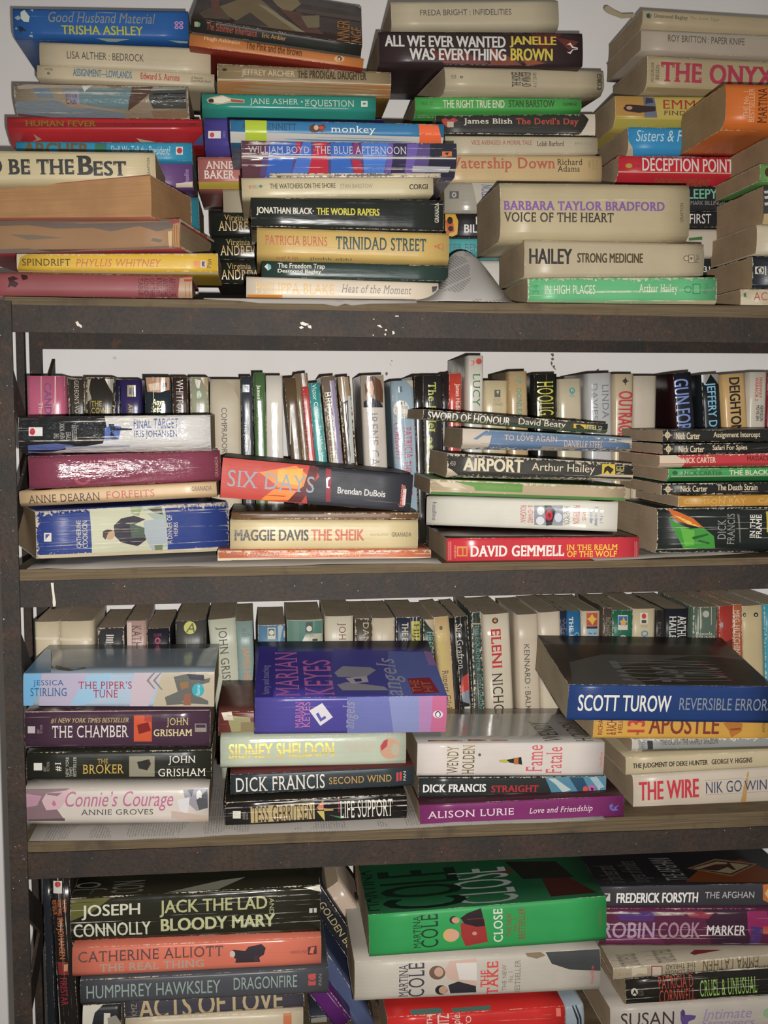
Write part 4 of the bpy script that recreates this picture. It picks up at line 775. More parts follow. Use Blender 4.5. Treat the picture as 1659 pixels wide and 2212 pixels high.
s3('faded teal and cream upright paperback with orange letters', 620,697, 1339, 'aeae96', [D('5c7c6c', (621,1341),(648,1341),(648,1402),(621,1402)), D('4c7468', (646,1341),(696,1341),(696,1368),(660,1370),(646,1400)), D('3c4440', 660,1344,675,1366), D('c8c4b0', 'e',662,1352,674,1364), T('FICTION', 660,1370,678,1376, '5c6458','',90), T('TAI-PAN', 656,1388,672,1470, 'b8743c', 'bs'), T('IN', 675,1380,686,1412, '3a3a34', 'b')], crease=0.2, wear=0.8)
s3('cream upright paperback with brown vertical serif capitals', 703,763, 1331, 'c2b8a2', [T('JOHN GRISHAM', 728,1346,747,1490, '6c4438', 's')], crease=0.05, wear=0.5)
s3('dark creased upright paperback with pale squeezed letters', 767,804, 1336, '4c4438', [T('DANENBERG', 784,1345,797,1470, 'a89c84', 's')], crease=0.9, wear=1.6)
s3('blank cream upright paperback with short black letters low on it', 805,853, 1335, 'bcae96', [T('JOHN BUCHAN', 830,1395,841,1490, '4a443c')], crease=0.2, wear=1.2)
s3('navy and yellow upright paperback, heavily creased', 856,911, 1333, '2c3040', [D('a8a040', (888,1342),(907,1342),(910,1430),(890,1430)), T('THE BANTAM', 868,1345,882,1440, 'c4bca4', 'b'), T('HIJACK', 890,1348,906,1430, '3a3a30', 's')], crease=1.0, wear=1.2)
s3('dark green upright paperback with teal capitals and a torn head', 915,938, 1338, '2f3c34', [D('ac9a80', (916,1338),(938,1338),(938,1366),(924,1350)), T('FIRESTARTER', 922,1365,935,1460, '6c9c8c', '')], crease=0.4, wear=1.4)
s3('tan upright paperback with yellow and black vertical lettering', 937,969, 1332, 'b89c6c', [T('Dragonard', 945,1364,966,1444, 'b4a840', 'bs'), T('Rupert Gilchrist', 956,1448,974,1560, '4a4030', 's'), D('5a5040', 'e',949,1352,956,1361)], low=(956,984,1500), crease=0.2, wear=0.8)
s3('thin black upright book with no lettering, right of the tan one', 970,981, 1335, '1f1d1c', [], low=(980,992,1500), crease=0.2)
s3('black upright paperback with white vertical letters and a red streak', 983,1010, 1331, '2a2a2a', [T('Sue Grafton', 987,1347,1001,1445, 'b4b0a4', 's'), D('b03c34', (1000,1462),(1012,1454),(1014,1494),(992,1500)), D('7c8490', (996,1498),(1012,1490),(1014,1520),(1000,1516)), T('F', 1004,1526,1016,1546, 'c0bcb0', 'b')], low=(997,1019,1500), crease=0.9, wear=1.2, rough=0.2)
s3('thin worn dark teal and brown upright paperback', 1018,1039, 1322, '37403c', [T('THE EQUIDNTOR', 1026,1350,1036,1450, '5c9484', ''), T('JOHN GARDNER', 1032,1455,1042,1545, '5c9484', ''), D('a88c60', (1018,1346),(1039,1346),(1039,1349),(1018,1349))], low=(1026,1043,1500), crease=0.8, wear=1.6)
s3('glossy cream upright paperback with red and black capitals, centre of the third shelf', 1045,1100, 1326, 'c6baa4', [T('ELENI', 1062,1359,1083,1444, 'b43038', 'bs'), T('NICHOLAS', 1066,1454,1088,1585, '3a3632', 's'), D('3a3434', 'e',1063,1334,1076,1347), D('b89c3c', 'e',1066,1338,1073,1344), D('b04c3c', 'e',1066,1335,1073,1339)], low=(1053,1108,1500), crease=0.05, wear=0.3, rough=0.15)
s3('plain cream upright book with small black capitals, right of the red lettered one', 1117,1162, 1327, 'bfb09a', [T('KENNARD : BALKANS', 1134,1392,1146,1570, '4a463e')], low=(1121,1168,1500), crease=0.0, wear=0.4)
s3('plain cream upright book with black capitals, next to the navy one', 1165,1210, 1322, 'c2b49e', [T('BALEFIRE', 1181,1376,1193,1440, '4a463e')], crease=0.0, wear=0.4, low=(1169,1213,1420))
s3('thin dark navy upright paperback left of the mid blue one', 1211,1224, 1320, '22283c', [T('WHY NOT', 1214,1335,1220,1430, '5c6480', '')], crease=0.2)
s3('mid blue upright paperback with white and turquoise capitals', 1226,1254, 1320, '24608c', [T('THE ENVY OF', 1230,1333,1239,1440, 'c8ccc4', 'bs'), T('CAROL', 1241,1366,1252,1420, '84bcb8', 's')], crease=0.1, wear=0.4, low=(1228,1256,1420))
s3('cream upright paperback with a blue face and sun picture', 1258,1296, 1320, 'bcae90', [D('b04838', 1267,1324,1291,1352), D('c8a834', (1268,1336),(1274,1334),(1279,1326),(1283,1333),(1290,1337),(1284,1342),(1280,1350),(1275,1343)), D('2c3440', 1267,1353,1291,1358), D('8ca4b0', (1268,1358),(1291,1358),(1292,1380),(1282,1394),(1276,1394),(1268,1382)), D('3a5c80', (1272,1366),(1278,1368),(1278,1370),(1272,1369)), D('3a5c80', (1282,1368),(1288,1366),(1288,1369),(1282,1370)), D('b04838', 1268,1396,1293,1412)], crease=0.05, wear=0.6)
s3('dark brown upright paperback with dull vertical capitals', 1304,1322, 1313, '4a4138', [T('RICHARD GORDON', 1308,1334,1318,1425, '8c7c68', '')], crease=0.4, wear=0.8, Y=YB-.004)
s3('dark green upright paperback with a star stamp and white capitals', 1325,1368, 1318, '1f6048', [D('c4bcb0', 1335,1329,1356,1361), D('34609c', 1336,1331,1355,1350), D('c89c38', (1338,1342),(1344,1340),(1347,1332),(1350,1340),(1355,1342),(1351,1347),(1352,1354),(1346,1349),(1341,1354),(1342,1347)), T('CHRISTIE', 1336,1372,1354,1475, 'c4c4b4', 's')], crease=0.3, wear=1.2)
s3('beige upright paperback with blue outlined capitals and a red rooster badge', 1369,1416, 1315, 'bcae8c', [D('d0c8b8', 1383,1324,1399,1347), D('b83c34', 'e',1386,1325,1396,1337), D('4a4840', 1386,1339,1396,1346), T('FICTION', 1384,1350,1398,1356,'8a8068','',90), T('OVERLOAD', 1384,1362,1399,1450, '4c84a0', 'B')], crease=0.1, wear=0.6)
s3('thin black upright paperback beside the white lettered black one', 1418,1437, 1318, '2a2624', [T('FLYING', 1420,1344,1427,1420, '5c544c', '')], crease=0.3)
s3('black upright paperback with white capitals on two lines', 1438,1488, 1315, '22242a', [T('ARTHUR', 1463,1330,1482,1392, 'cac6ba', 'bs'), T('HAILEY', 1446,1331,1460,1393, 'cac6ba', 'bs'), D('cac6ba', 1447,1407,1480,1409)], crease=0.0, wear=0.2)
s3('mottled grey green upright paperback with white and gold lettering', 1500,1552, 1311, '57685a', [D('a8a898', 'e',1518,1319,1532,1334), T('Pamela\nHAINES', 1504,1365,1545,1381, 'c4c0ac', 's', 90), T('THE\nGOLDEN\nTIDE', 1506,1384,1544,1409, 'b49040', 's', 90), D('b4ac94',1512,1312,1514,1360), D('b4ac94',1536,1312,1537.5,1350)], crease=0.8, wear=1.4, Y=YB-.004)
s3('dark red upright paperback left of the orange edged one', 1554,1583, 1309, 'a03428', [D('6a2820', (1556,1390),(1583,1380),(1583,1420),(1556,1420)), D('8c98a0',1558,1345,1562,1355)], crease=0.2, wear=1.2, low=(1556,1584,1410))
s3('orange brown upright paperback with white vertical capitals', 1584,1603, 1305, 'ac5e3a', [T('MEG HUTCHINSON', 1586,1318,1598,1440, 'ccc0ac', 's')], crease=0.3, wear=1.2, low=(1586,1604,1410))
s3('pale cream upright paperback with two small black marks', 1604,1648, 1308, 'bcaa80', [D('34302c', 'e',1606,1324,1612,1333), D('34302c', 'e',1628,1323,1638,1333), D('bcaa80', 'e',1608,1327,1611,1331), D('bcaa80', 'e',1631,1326,1635,1331)], crease=0.2, wear=0.8, low=(1607,1651,1440))
s3('turquoise upright paperback cut by the right edge of the picture', 1652,1700, 1304, '3c94a8', [], crease=0.3, wear=1.6, low=(1655,1703,1440))

G = 'books stacked on the third shelf'
YS = 0.024
# ---- first stack
lie('pale blue and lilac paperback with red serif capitals, top of the left stack', (50,1456,1525,463,1452,1527), '9fb0c0', [
    D('6ca4c8', (51,1456),(90,1455),(84,1490),(70,1525),(50,1525)), D('a8a0b4', (90,1455),(190,1455),(170,1525),(84,1525)), D('8cb0c8', (190,1460),(240,1455),(230,1500),(180,1524),(150,1524)), D('b8a8b0', (290,1454),(350,1454),(320,1526),(280,1526)), D('b0a48c', (350,1454),(463,1452),(463,1527),(330,1527)),
    D('62625c', (375,1462),(405,1456),(430,1470),(455,1464),(452,1474),(430,1480),(420,1500),(450,1514),(450,1522),(410,1520),(360,1524),(356,1506),(384,1494)), D('7c7c78', (316,1470),(332,1452),(336,1452),(322,1470),(336,1488),(332,1488)), D('7c7c78', (330,1470),(346,1452),(350,1452),(336,1470),(352,1490),(348,1490)), D('8c6848', (388,1474),(406,1472),(408,1484),(392,1490)), D('8c5c48', (398,1500),(412,1498),(412,1524),(396,1524)), D('40404c', (404,1456),(440,1458),(442,1470),(410,1468)),
    D('389ca8', 'e',415,1476,441,1505), T('JESSICA', 72,1469,138,1484, '1f5880', 's'), T('STIRLING', 66,1486,144,1504, '1f5880', 's'), T('THE PIPER\u2019S', 170,1472,285,1488, 'a02c44', 's'), T('TUNE', 202,1490,254,1507, 'a02c44', 's'), T('flame', 424,1480,432,1502, 'b0d0d0', '', 90),
    D('34343c', (78,1435),(110,1434),(116,1440),(104,1444),(98,1440),(110,1437),(78,1437), st='x'), D('34343c', (122,1436),(160,1446),(184,1440),(186,1444),(150,1449),(124,1446),(118,1440), st='x'), D('6ca0c4', (52,1453),(82,1400),(110,1402),(110,1452), st='x')], Y=YS, group=G, crease=0.1, wear=0.3, boards='8c9aa4', rough=0.17, W=0.125, bulge=0.001)
lie('aubergine purple paperback with white and gold capitals, second in the left stack', (53,1539,1621,454,1535,1618), '46303f', [
    T('THE CHAMBER', 113,1567,278,1593, 'ccc4bc', 's'), T('#1 NEW YORK TIMES BESTSELLER', 110,1551,278,1562, 'a89460', 'bi'), D('c05030', 289,1546,328,1602), D('a03828', (312,1546),(328,1546),(328,1560),(312,1558)), D('7a2420', (296,1566),(320,1560),(326,1578),(300,1586)), T('JOHN', 360,1551,407,1571, 'b8a468', 's'), T('GRISHAM', 332,1575,415,1590, 'c8b888', 'bs'), D('8a8078', 421,1563,446,1581), D('46303f',423,1565,444,1572), D('b0a8a8', 60,1569,76,1584), T('BEST\nFICTION', 80,1566,92,1584, '8c7c84', '', 90), D('b49c88', (54,1535),(452,1532),(452,1536),(54,1540))], Y=YS, group=G, crease=0.4, wear=0.7, rough=0.16, chin=(-0.86,0.004))
lie('black paperback with gold and white serif capitals and a small photograph', (57,1627,1690,457,1621,1687), '26261f', [
    T('BROKER', 179,1651,268,1671, 'b89840', 's'), T('THE', 211,1639,233,1649, 'b89840', 's'), T('JOHN', 364,1633,422,1652, 'd0ccc0', 's'), T('GRISHAM', 342,1660,444,1677, 'd0ccc0', 's'), D('86806c', 279,1634,334,1678), D('2c2a26', (296,1646),(322,1640),(326,1650),(318,1664),(300,1660)), D('c8c4bc', 73,1648,91,1664), T('#1', 119,1647,133,1666, 'c8c4b4', 'bs', 90), T('NEW YORK\nTIMES\nBESTSELLER', 142,1634,165,1678, 'b0aca0', 's', 90), T('BEST\nFICTION', 94,1646,107,1666, '8c8880', '', 90)], Y=YS, group=G, crease=0.3, wear=0.7, rough=0.3, chin=(-0.86,0.003))
lie('white paperback with pink script between faded pictures, bottom of the left stack', (51,1706,1789,451,1702,1786), 'c5bbb0', [
    D('7c6468', (52,1706),(150,1704),(130,1716),(110,1730),(140,1772),(52,1772)), D('c0a0a4', (100,1714),(150,1708),(142,1730),(128,1748),(100,1750),(90,1730)), D('a88090', (52,1715),(90,1720),(80,1740),(52,1745)), D('b06880', (116,1728),(122,1738),(116,1742),(112,1736)), D('5a4c4c', (60,1770),(140,1768),(140,1774),(60,1774)), D('8c8890', (395,1706),(450,1703),(450,1740),(425,1752),(400,1730)), D('4c4c54', (405,1708),(418,1706),(414,1722)), D('c8c4c4', (383,1728),(410,1722),(405,1760),(388,1750)), D('d0ccc8', 'e',424,1708,436,1728), D('4c4c50', (424,1728),(430,1724),(448,1706),(449,1745),(430,1750)), D('b4a090', (370,1752),(450,1762),(450,1780),(370,1768)),
    T('Connie\u2019s Courage', 142,1710,375,1752, 'ac5c80', 'i'), T('ANNIE GROVES', 175,1748,331,1760, '4a4440', 's'), D('8c6468', (226,1691),(262,1691),(250,1696),(238,1696))], Y=YS, group=G, crease=0.15, wear=0.4, rough=0.3, chin=(-0.62, 0.006))
# ---- second stack
lie('large violet paperback fading to pink, pink capitals on its raised front cover', (550,1509,1587,965,1504,1582), '4d4690', [
    D('6a70a8', (750,1507),(965,1504),(965,1582),(750,1585)), D('8088b4', (840,1506),(965,1504),(965,1582),(850,1584)), D('a87ca8', (905,1505),(965,1504),(965,1582),(905,1583)), D('bc6488', (935,1505),(965,1504),(965,1582),(930,1582)),
    T('MARIAN', 638,1517,653,1572, 'b86c9c', 's', 90), T('KEYES', 653,1517,670,1571, 'b86c9c', 's', 90), T('angels', 740,1516,774,1574, '8c8898', 'is', 90), D('d0ccd0', (668,1535),(696,1519),(719,1549),(692,1568)), D('5c58a0', (682,1542),(688,1539),(694,1551),(702,1546),(705,1551),(692,1559)), D('d8c8d0', 'e',935,1535,957,1551), D('2c2438', 'e',940,1536,952,1550), D('e0d8d8', 'e',942,1538,950,1549),
    D('3a3280', (550,1507),(560,1402),(600,1404),(590,1507), st='x'), D('46468c', (700,1507),(720,1408),(941,1415),(965,1503), st='x'), D('5a64a0', (840,1506),(838,1412),(941,1415),(965,1503), st='x'), D('8a6c9c', (915,1412),(941,1415),(950,1440),(926,1440), st='x'),
    T('MARIAN', 595,1414,644,1504, 'b0609c', 'sx', 90), T('KEYES', 656,1430,718,1502, 'b0609c', 'sx', 90), T('angels', 820,1426,874,1504, '9490a0', 'isx', 90), T('funny and touching', 566,1440,586,1500, '8c84a8', 'x', 90),
    D('8c8890', (722,1455),(740,1442),(800,1444),(812,1450),(790,1464),(730,1464), st='x'), D('8c8890', (728,1480),(750,1474),(830,1484),(840,1492),(740,1492), st='x'), D('a8a0a8', (746,1466),(792,1462),(796,1474),(760,1478), st='x'), D('3c3a74', (764,1468),(780,1467),(782,1473),(768,1474), st='x'), D('8a2830', (880,1467),(928,1465),(950,1497),(892,1500), st='x'), T('THE\nHIT', 888,1470,932,1496, 'a86c50', 'x', 90)], Y=YS-.012, pitch=10, group=G, crease=0.05, wear=0.3, boards='3f3786', rough=0.3, W=0.126, bulge=0.0012, curl=0.004)
lie('dark red picture covered paperback poking out left of the violet one', (472,1538,1590,870,1536,1586), '6a3430', [D('8a8458', (490,1545),(540,1550),(545,1580),(500,1582)), D('b4a890', (478,1540),(500,1538),(505,1556),(484,1556)), D('7c6a48', (520,1560),(560,1560),(556,1588),(520,1588))], Y=YS+.018, group=G, crease=0.1, boards='6a3a34', wear=0.3, curl=0.004)
lie('pale sage green paperback with glaring gold capitals and a round picture', (476,1595,1663,877,1586,1655), 'b4bca6', [
    T('SIDNEY SHELDON', 495,1605,722,1637, 'd8c468', 'bmg'), T('THE OTHER SIDE', 742,1605,812,1615, 'c0a898', ''), T('OF MIDNIGHT', 752,1617,804,1625, 'c0a898', ''), D('c09478', 'e',820,1595,865,1640), D('a84850', (822,1612),(830,1600),(838,1597),(836,1612),(824,1622)), D('a8a890', 'e',845,1606,862,1632)], Y=YS, group=G, crease=0.4, wear=0.8, rough=0.14, chin=(-0.86,0.004))
lie('slate black paperback with large white and orange serif capitals', (498,1674,1717,895,1656,1697), '2f373b', [
    T('DICK FRANCIS', 510,1676,702,1707, 'd0c8bc', 's'), T('SECOND WIND', 711,1676,846,1691, 'b88c40', 's'), D('b43c3c', (856,1669),(868,1667),(868,1686),(856,1688)), D('2f373b', (861,1668),(863,1668),(863,1687),(861,1687)), T('PAN', 871,1666,877,1686, 'c0b8b0', '', 90)], Y=YS-.008, group=G, crease=0.1, wear=0.2, boards='5c2a28', bulge=0.001)
lie('black glossy creased paperback with tall white capitals, bottom of the second stack', (486,1735,1792,879,1716,1772), '201c1c', [
    D('a89468', (541,1743),(679,1733),(680,1769),(542,1778)), T('TESS GERRITSEN', 545,1738,677,1774, '3a3024', 's'), T('LIFE SUPPORT', 735,1728,848,1765, 'ccc8ba', 's'), D('b87458', (684,1744),(699,1728),(699,1750),(690,1750)), D('b0a850', (684,1752),(700,1752),(702,1774)), D('a88c50', (700,1746),(720,1748),(720,1751),(700,1752)), D('c4beb0', 503,1752,520,1768), D('3a7c4c', (710,1760),(736,1764),(736,1768)), D('8a2840', (731,1724),(733,1724),(733,1755),(731,1755)), T('WARNER\nBOOKS', 524,1753,536,1770, '8a8478','',90)], Y=YS-.006, group=G, crease=1.0, wear=0.8, rough=0.15, boards='262420')
# ---- third stack
lie('white paperback with gold and pink lettering and a champagne bottle', (901,1607,1676,1305,1604,1676), 'cbc0b8', [
    T('WENDY', 966,1612,990,1672, 'a8984c', 'sm', 90), T('HOLDEN', 999,1610,1025,1672, 'a8984c', 'sm', 90), D('2a2a22', (1092,1642),(1100,1640),(1126,1635),(1128,1652),(1100,1647),(1092,1646)), D('b0a444', (1078,1642),(1092,1640),(1100,1646),(1092,1648),(1078,1646)), D('a86838', 1110,1637,1120,1651), D('5a5a50', 'e',1033,1627,1039,1634), T('Fame', 1137,1610,1172,1667, 'c45858', 's', 90), T('Fatale', 1180,1614,1214,1671, 'c45858', 's', 90), T('headline', 1295,1625,1301,1657, 'c45858', '', 90),
    D('b8683c', (924,1598),(996,1598),(1000,1601),(924,1601), st='x'), D('b8683c', (1010,1597),(1095,1598),(1098,1601),(1012,1601), st='x'), T('WENDY', 1160,1560,1200,1602, '4c4438', 'sx', 90), T('HOLDEN', 1226,1562,1262,1602, '4c4438', 'sx', 90)], Y=YS-.004, group=G, crease=0.05, wear=0.2, rough=0.12, W=0.122, boards='a8a49c', bulge=0.0012)
lie('black paperback with white and red slab capitals and a blue sky end', (904,1681,1727,1309,1678,1722), '2c302f', [
    D('4c7c90', (1178,1680),(1309,1678),(1309,1722),(1196,1723)), D('a8b4b0', (1184,1682),(1200,1682),(1234,1706),(1216,1712),(1200,1694)), D('28485c', (1230,1680),(1260,1680),(1280,1722),(1256,1722)), D('90a8b0', (1274,1680),(1290,1679),(1306,1700),(1292,1704)), T('DICK FRANCIS', 914,1694,1050,1711, 'd4d0cc', 'Bs'), T('STRAIGHT', 1061,1696,1163,1711, 'a02c30', 'Bs'), D('c04c40', 'e',1259,1698,1270,1711), D('b05890', 1272,1696,1285,1714), T('Pan', 1288,1696,1296,1714, 'a8b8b8', '', 90), D('3a2030',(1275,1701),(1283,1703),(1279,1710))], Y=YS-.004, group=G, crease=0.4, wear=0.9, rough=0.18, chin=(-0.75,0.003))
lie('magenta purple paperback with white lettering, bottom of the third stack', (907,1740,1786,1348,1719,1766), '74285e', [
    T('ALISON LURIE', 924,1749,1110,1764, 'd0c0c4', 's'), T('Love and Friendship', 1144,1742,1280,1758, 'd0c4c4', 'is'), D('5c64b0', (1316,1740),(1322,1736),(1326,1744),(1338,1738),(1330,1746),(1336,1750),(1324,1752),(1318,1748)), D('74285e','e',1321,1741,1328,1748)], Y=YS-.022, group=G, crease=0.0, wear=0.2, boards='3c2028', W=0.118, bulge=0.001, rough=0.3)
# ---- right stack
lie('navy blue paperback with white condensed capitals, wavy page ends, on the right stack', (1227,1481,1554,1668,1485,1561), '233c70', [
    T('SCOTT TUROW', 1249,1502,1450,1536, 'd6d2c8', 'b'), T('REVERSIBLE ERRORS', 1468,1509,1668,1534, '80868c', ''), D('55524c', (1240,1482),(1230,1430),(1300,1415),(1659,1420),(1659,1484), st='x'), D('3a332c', (1400,1482),(1330,1440),(1500,1418),(1659,1430),(1659,1484), st='x'),
    T('SCOTT', 1330,1430,1470,1472, '6c6a64', 'x', 90), T('TUROW', 1410,1428,1560,1474, '6c6a64', 'x', 90), D('6c2c28', (1500,1428),(1506,1428),(1584,1470),(1576,1471), st='x')], Y=YS-.012, pitch=9, group=G, crease=0.05, wear=0.2, boards='3c342c', rough=0.34, W=0.125, bulge=0.001, slant=0.10, curl=0.002, page='a8987c')
lie('yellow ochre paperback with brick red capitals, under the navy one at right', (1282,1541,1594,1690,1541,1598), 'c8983c', [
    T('RICHARD', 1292,1540,1302,1587, '7c3c28', 'b', 90), T('& RACHAEL', 1310,1540,1332,1587, '7c3c28', 'b', 90), T('HELLER', 1335,1540,1345,1583, '7c3c28', 'b', 90), T('the', 1373,1580,1380,1588, '5c3020', 'b', 90), T('13th', 1356,1525,1394,1582, 'b83c30', 'B', 90), T('APOSTLE', 1402,1544,1554,1586, '7c3428', 'b'), D('b06c28', (1562,1562),(1580,1558),(1604,1562),(1602,1580),(1580,1594),(1574,1578)), D('8c4c20', (1576,1574),(1600,1572),(1600,1577),(1578,1578)), T('AVON', 1646,1560,1653,1582, '4a3820', '', 90)], Y=YS+.006, group=G, crease=0.05, wear=0.3, bulge=0.001)
lie('thin grey paperback with black letters and a chipped end, under the ochre one', (1365,1598,1627,1770,1592,1618), '8a8a86', [
    T('THE CASE OF THE SHAPELY SHADOW', 1428,1597,1552,1608, '4a4844', 's'), D('b4aca0', (1365,1600),(1378,1598),(1380,1616),(1372,1626),(1365,1622)), D('34363a', (1398,1600),(1410,1600),(1411,1622),(1400,1624)), T('6912', 1385,1602,1392,1618, '5a5854', '', 90), D('5c584c', (1390,1620),(1770,1608),(1770,1618),(1390,1627))], Y=YS+.006, group=G, crease=0.3, wear=2.2, chin=(-0.3,0.004))
lie('cream paperback with a black slab title, third in the right stack', (1352,1637,1675,1756,1619,1652), 'b9aa88', [
    T('THE JUDGMENT OF DEKE HUNTER', 1367,1645,1529,1659, '3a352c', 'B'), T('GEORGE V. HIGGINS', 1537,1638,1625,1649, '4a3c2c', 'B')], Y=YS+.002, group=G, crease=0.1, wear=0.7)
lie('white paperback with bold red and thin blue capitals, bottom of the right stack', (1368,1678,1752,1780,1651,1728), 'bdb09e', [
    T('THE WIRE', 1380,1686,1510,1726, 'b8303c', 'B'), T('NIK GO', 1525,1687,1602,1712, '3c4460', ''), T('WING', 1608,1684,1674,1706, '3c4460', ''), D('b08850', (1616,1668),(1619,1668),(1614,1700),(1612,1738),(1600,1740),(1606,1700)), D('9c8c7c', (1522,1686),(1674,1676),(1674,1677),(1522,1687)), D('9c8c7c', (1522,1717),(1674,1708),(1674,1709),(1522,1718))], Y=YS+.002, group=G, crease=0.2, wear=0.5)

# ================================================================== LOWEST SHELF IN VIEW
Z4 = CAM.z-0.612
G = 'books on the lowest shelf in view'
stand('narrow black upright book against the left post of the lowest shelf', (91,107,1893), '24262a', [], Y=0.055, zs=Z4, low=(103,119,2212), group=G, W=0.105, rough=0.2, crease=0.1)
stand('black upright paperback with an orange lettered spine and a white label, at the far left', (109,149,1893), '221e1c', [
    D('c8c4bc', 115,1903,134,1930), D('b03838', 'e',118,1904,131,1917), T('THE NEW\nYORK TIMES\nBESTSELLER', 113,1943,144,1978, 'a8582c', 'b'), T('IRIS JOHANSEN', 122,1982,139,2072, 'b05c30', 'b'), D('7a2c24', (124,2078),(146,2078),(149,2106),(127,2106)), D('b88460',(138,2084),(147,2082),(146,2098),(138,2098)), T('FIRESTAR', 131,2112,146,2172, '8c2834', 'b')], Y=0.04, zs=Z4, low=(124,168,2180), group=G, crease=0.9, wear=0.6, rough=0.22, W=0.108)
lie('very thick black paperback with cream cartoon capitals, top of the left stack', (152,1944,2035,692,1914,2015), '2b2a20', [
    D('5a5a2c', (153,1946),(240,1941),(200,1970),(153,1990)), T('JOSEPH', 176,1954,303,1985, 'c4c4ac', 'b'), T('CONNOLLY', 159,1993,326,2023, 'c4c4ac', 'b'), T('JACK THE LAD', 345,1941,578,1976, 'a8a878', 'b'), T('AND', 582,1940,592,1974, 'a8a878', '', 270), T('BLOODY MARY', 348,1979,595,2007, 'b4b488', 'B'), D('b4b4a8', (668,1962),(684,1961),(684,1971),(668,1972)), D('2b2a20', (675,1962),(678,1962),(678,1972),(675,1972)), D('c0bca8', (655,1919),(692,1915),(692,1927),(675,1924)),
    D('8c8a78', (360,1930),(480,1902),(530,1896),(470,1924), st='x'), T('JO', 163,1904,235,1922, '6c6a60', 'x', 90), T('CON', 242,1902,312,1928, '6c6a60', 'x', 90)], Y=0.03, group=G, crease=0.8, wear=0.8, W=0.13, rough=0.15, boards='26241a')
lie('coral pink paperback with grey and silver serif capitals', (156,2050,2117,694,2026,2090), 'd27058', [
    T('CATHERINE ALLIOTT', 170,2050,483,2072, '5a4444', 's'), T('THE REAL THING', 216,2077,441,2094, 'a89484', 'bs'), D('3c3438', (495,2060),(504,2052),(530,2054),(536,2046),(565,2040),(574,2048),(570,2062),(560,2068),(562,2078),(508,2080),(510,2072)), D('c8b0a8', 'e',496,2054,508,2068), D('4a3a40', (548,2066),(556,2064),(558,2078),(550,2078)), T('HEADLINE', 627,2053,663,2059, '8c4840', 's'), D('5c3438', (665,2046),(684,2043),(684,2061),(665,2062)), D('d27058', (668,2058),(672,2046),(680,2046),(676,2060))], Y=0.03, group=G, crease=0.15, wear=0.4, W=0.13, rough=0.22, chin=(-0.7,0.004))
lie('dark grey paperback with thin tall pale capitals', (173,2119,2171,710,2092,2146), '4b4c50', [
    T('HUMPHREY HAWKSLEY', 188,2123,477,2151, '8c9c94', ''), T('DRAGONFIRE', 505,2109,642,2135, '8c9c94', ''), D('b84c48', (666,2105),(682,2103),(682,2128),(666,2129)), D('4b4c50', (666,2114),(674,2118),(682,2114),(682,2117),(674,2121),(666,2117)), T('PAN', 688,2104,695,2128, '8c8078', '', 90)], Y=0.03, group=G, crease=0.2, wear=0.5, W=0.13, rough=0.34)
lie('faded charcoal paperback with large tan capitals, under the grey one', (268,2160,2208,657,2130,2183), '45424a', [T('ACTS OF LOVE', 300,2144,612,2192, 'b09c74', 'b'), T('KMZ', 284,2168,296,2195, '8c8070', '', 90), D('b09c74', (420,2188),(432,2186),(430,2194),(422,2194))], Y=0.036, group=G, crease=0.6, wear=1.8, W=0.11, chin=(-0.6,0.005))
lie('cream paperback at the very bottom, only its upper edge in view', (270,2204,2243,655,2188,2232), 'bfb094', [D('b86a40', (612,2192),(630,2191),(630,2230),(612,2232))], rest=Z4, Y=0.036, group=G, crease=0.2, wear=1.0)
lie('black and white paperback end, left of the faded charcoal one', (178,2176,2243,262,2172,2238), '26262a', [D('c4beb0', (178,2177),(222,2174),(204,2190),(192,2243),(178,2243)), D('c4beb0', 224,2190,238,2240), D('8c8478', (232,2200),(250,2194),(262,2210),(262,2240),(236,2240))], rest=Z4, Y=0.045, group=G, crease=0.1, W=0.1)
for lab, x0, x1, y, lw, hx, its, yy in (
    ('cream paperback leaning diagonally behind the green book', 692, 738, 1915, (792, 838, 2060), 'b8a490', [D('b04850', (0.08,0.25),(0.16,0.25),(0.16,0.6),(0.08,0.6), st='f')], 0.120),
    ('dark navy leaning paperback with thin gold capitals', 642, 686, 1905, (744, 788, 2060), '24262c', [T('GOLDEN BOY', 0.16,0.30,0.56,0.70, 'b09c6c', 'f'), T('WESLEY', 0.60,0.28,0.9,0.72, 'c4b48c', 'bf')], 0.100),
    ('shiny blue silver leaning paperback in the gap of the lowest shelf', 594, 638, 1958, (696, 740, 2110), '4a5474', [D('a8acb8', (0.25,0.3),(0.95,0.2),(0.95,0.5),(0.3,0.55), st='f')], 0.080),
    ('purple leaning paperback, lowest of the four leaning ones', 507, 555, 1940, (670, 718, 2150), '5a2468', [D('9c7ca4', (0.55,0.2),(0.9,0.2),(0.9,0.6),(0.55,0.6), st='f')], 0.056)):
    stand(lab, (x0, x1, y), hx, its, Y=yy, low=lw, L=0.168, group=G, crease=0.4, wear=0.9, rough=0.16, W=0.105)
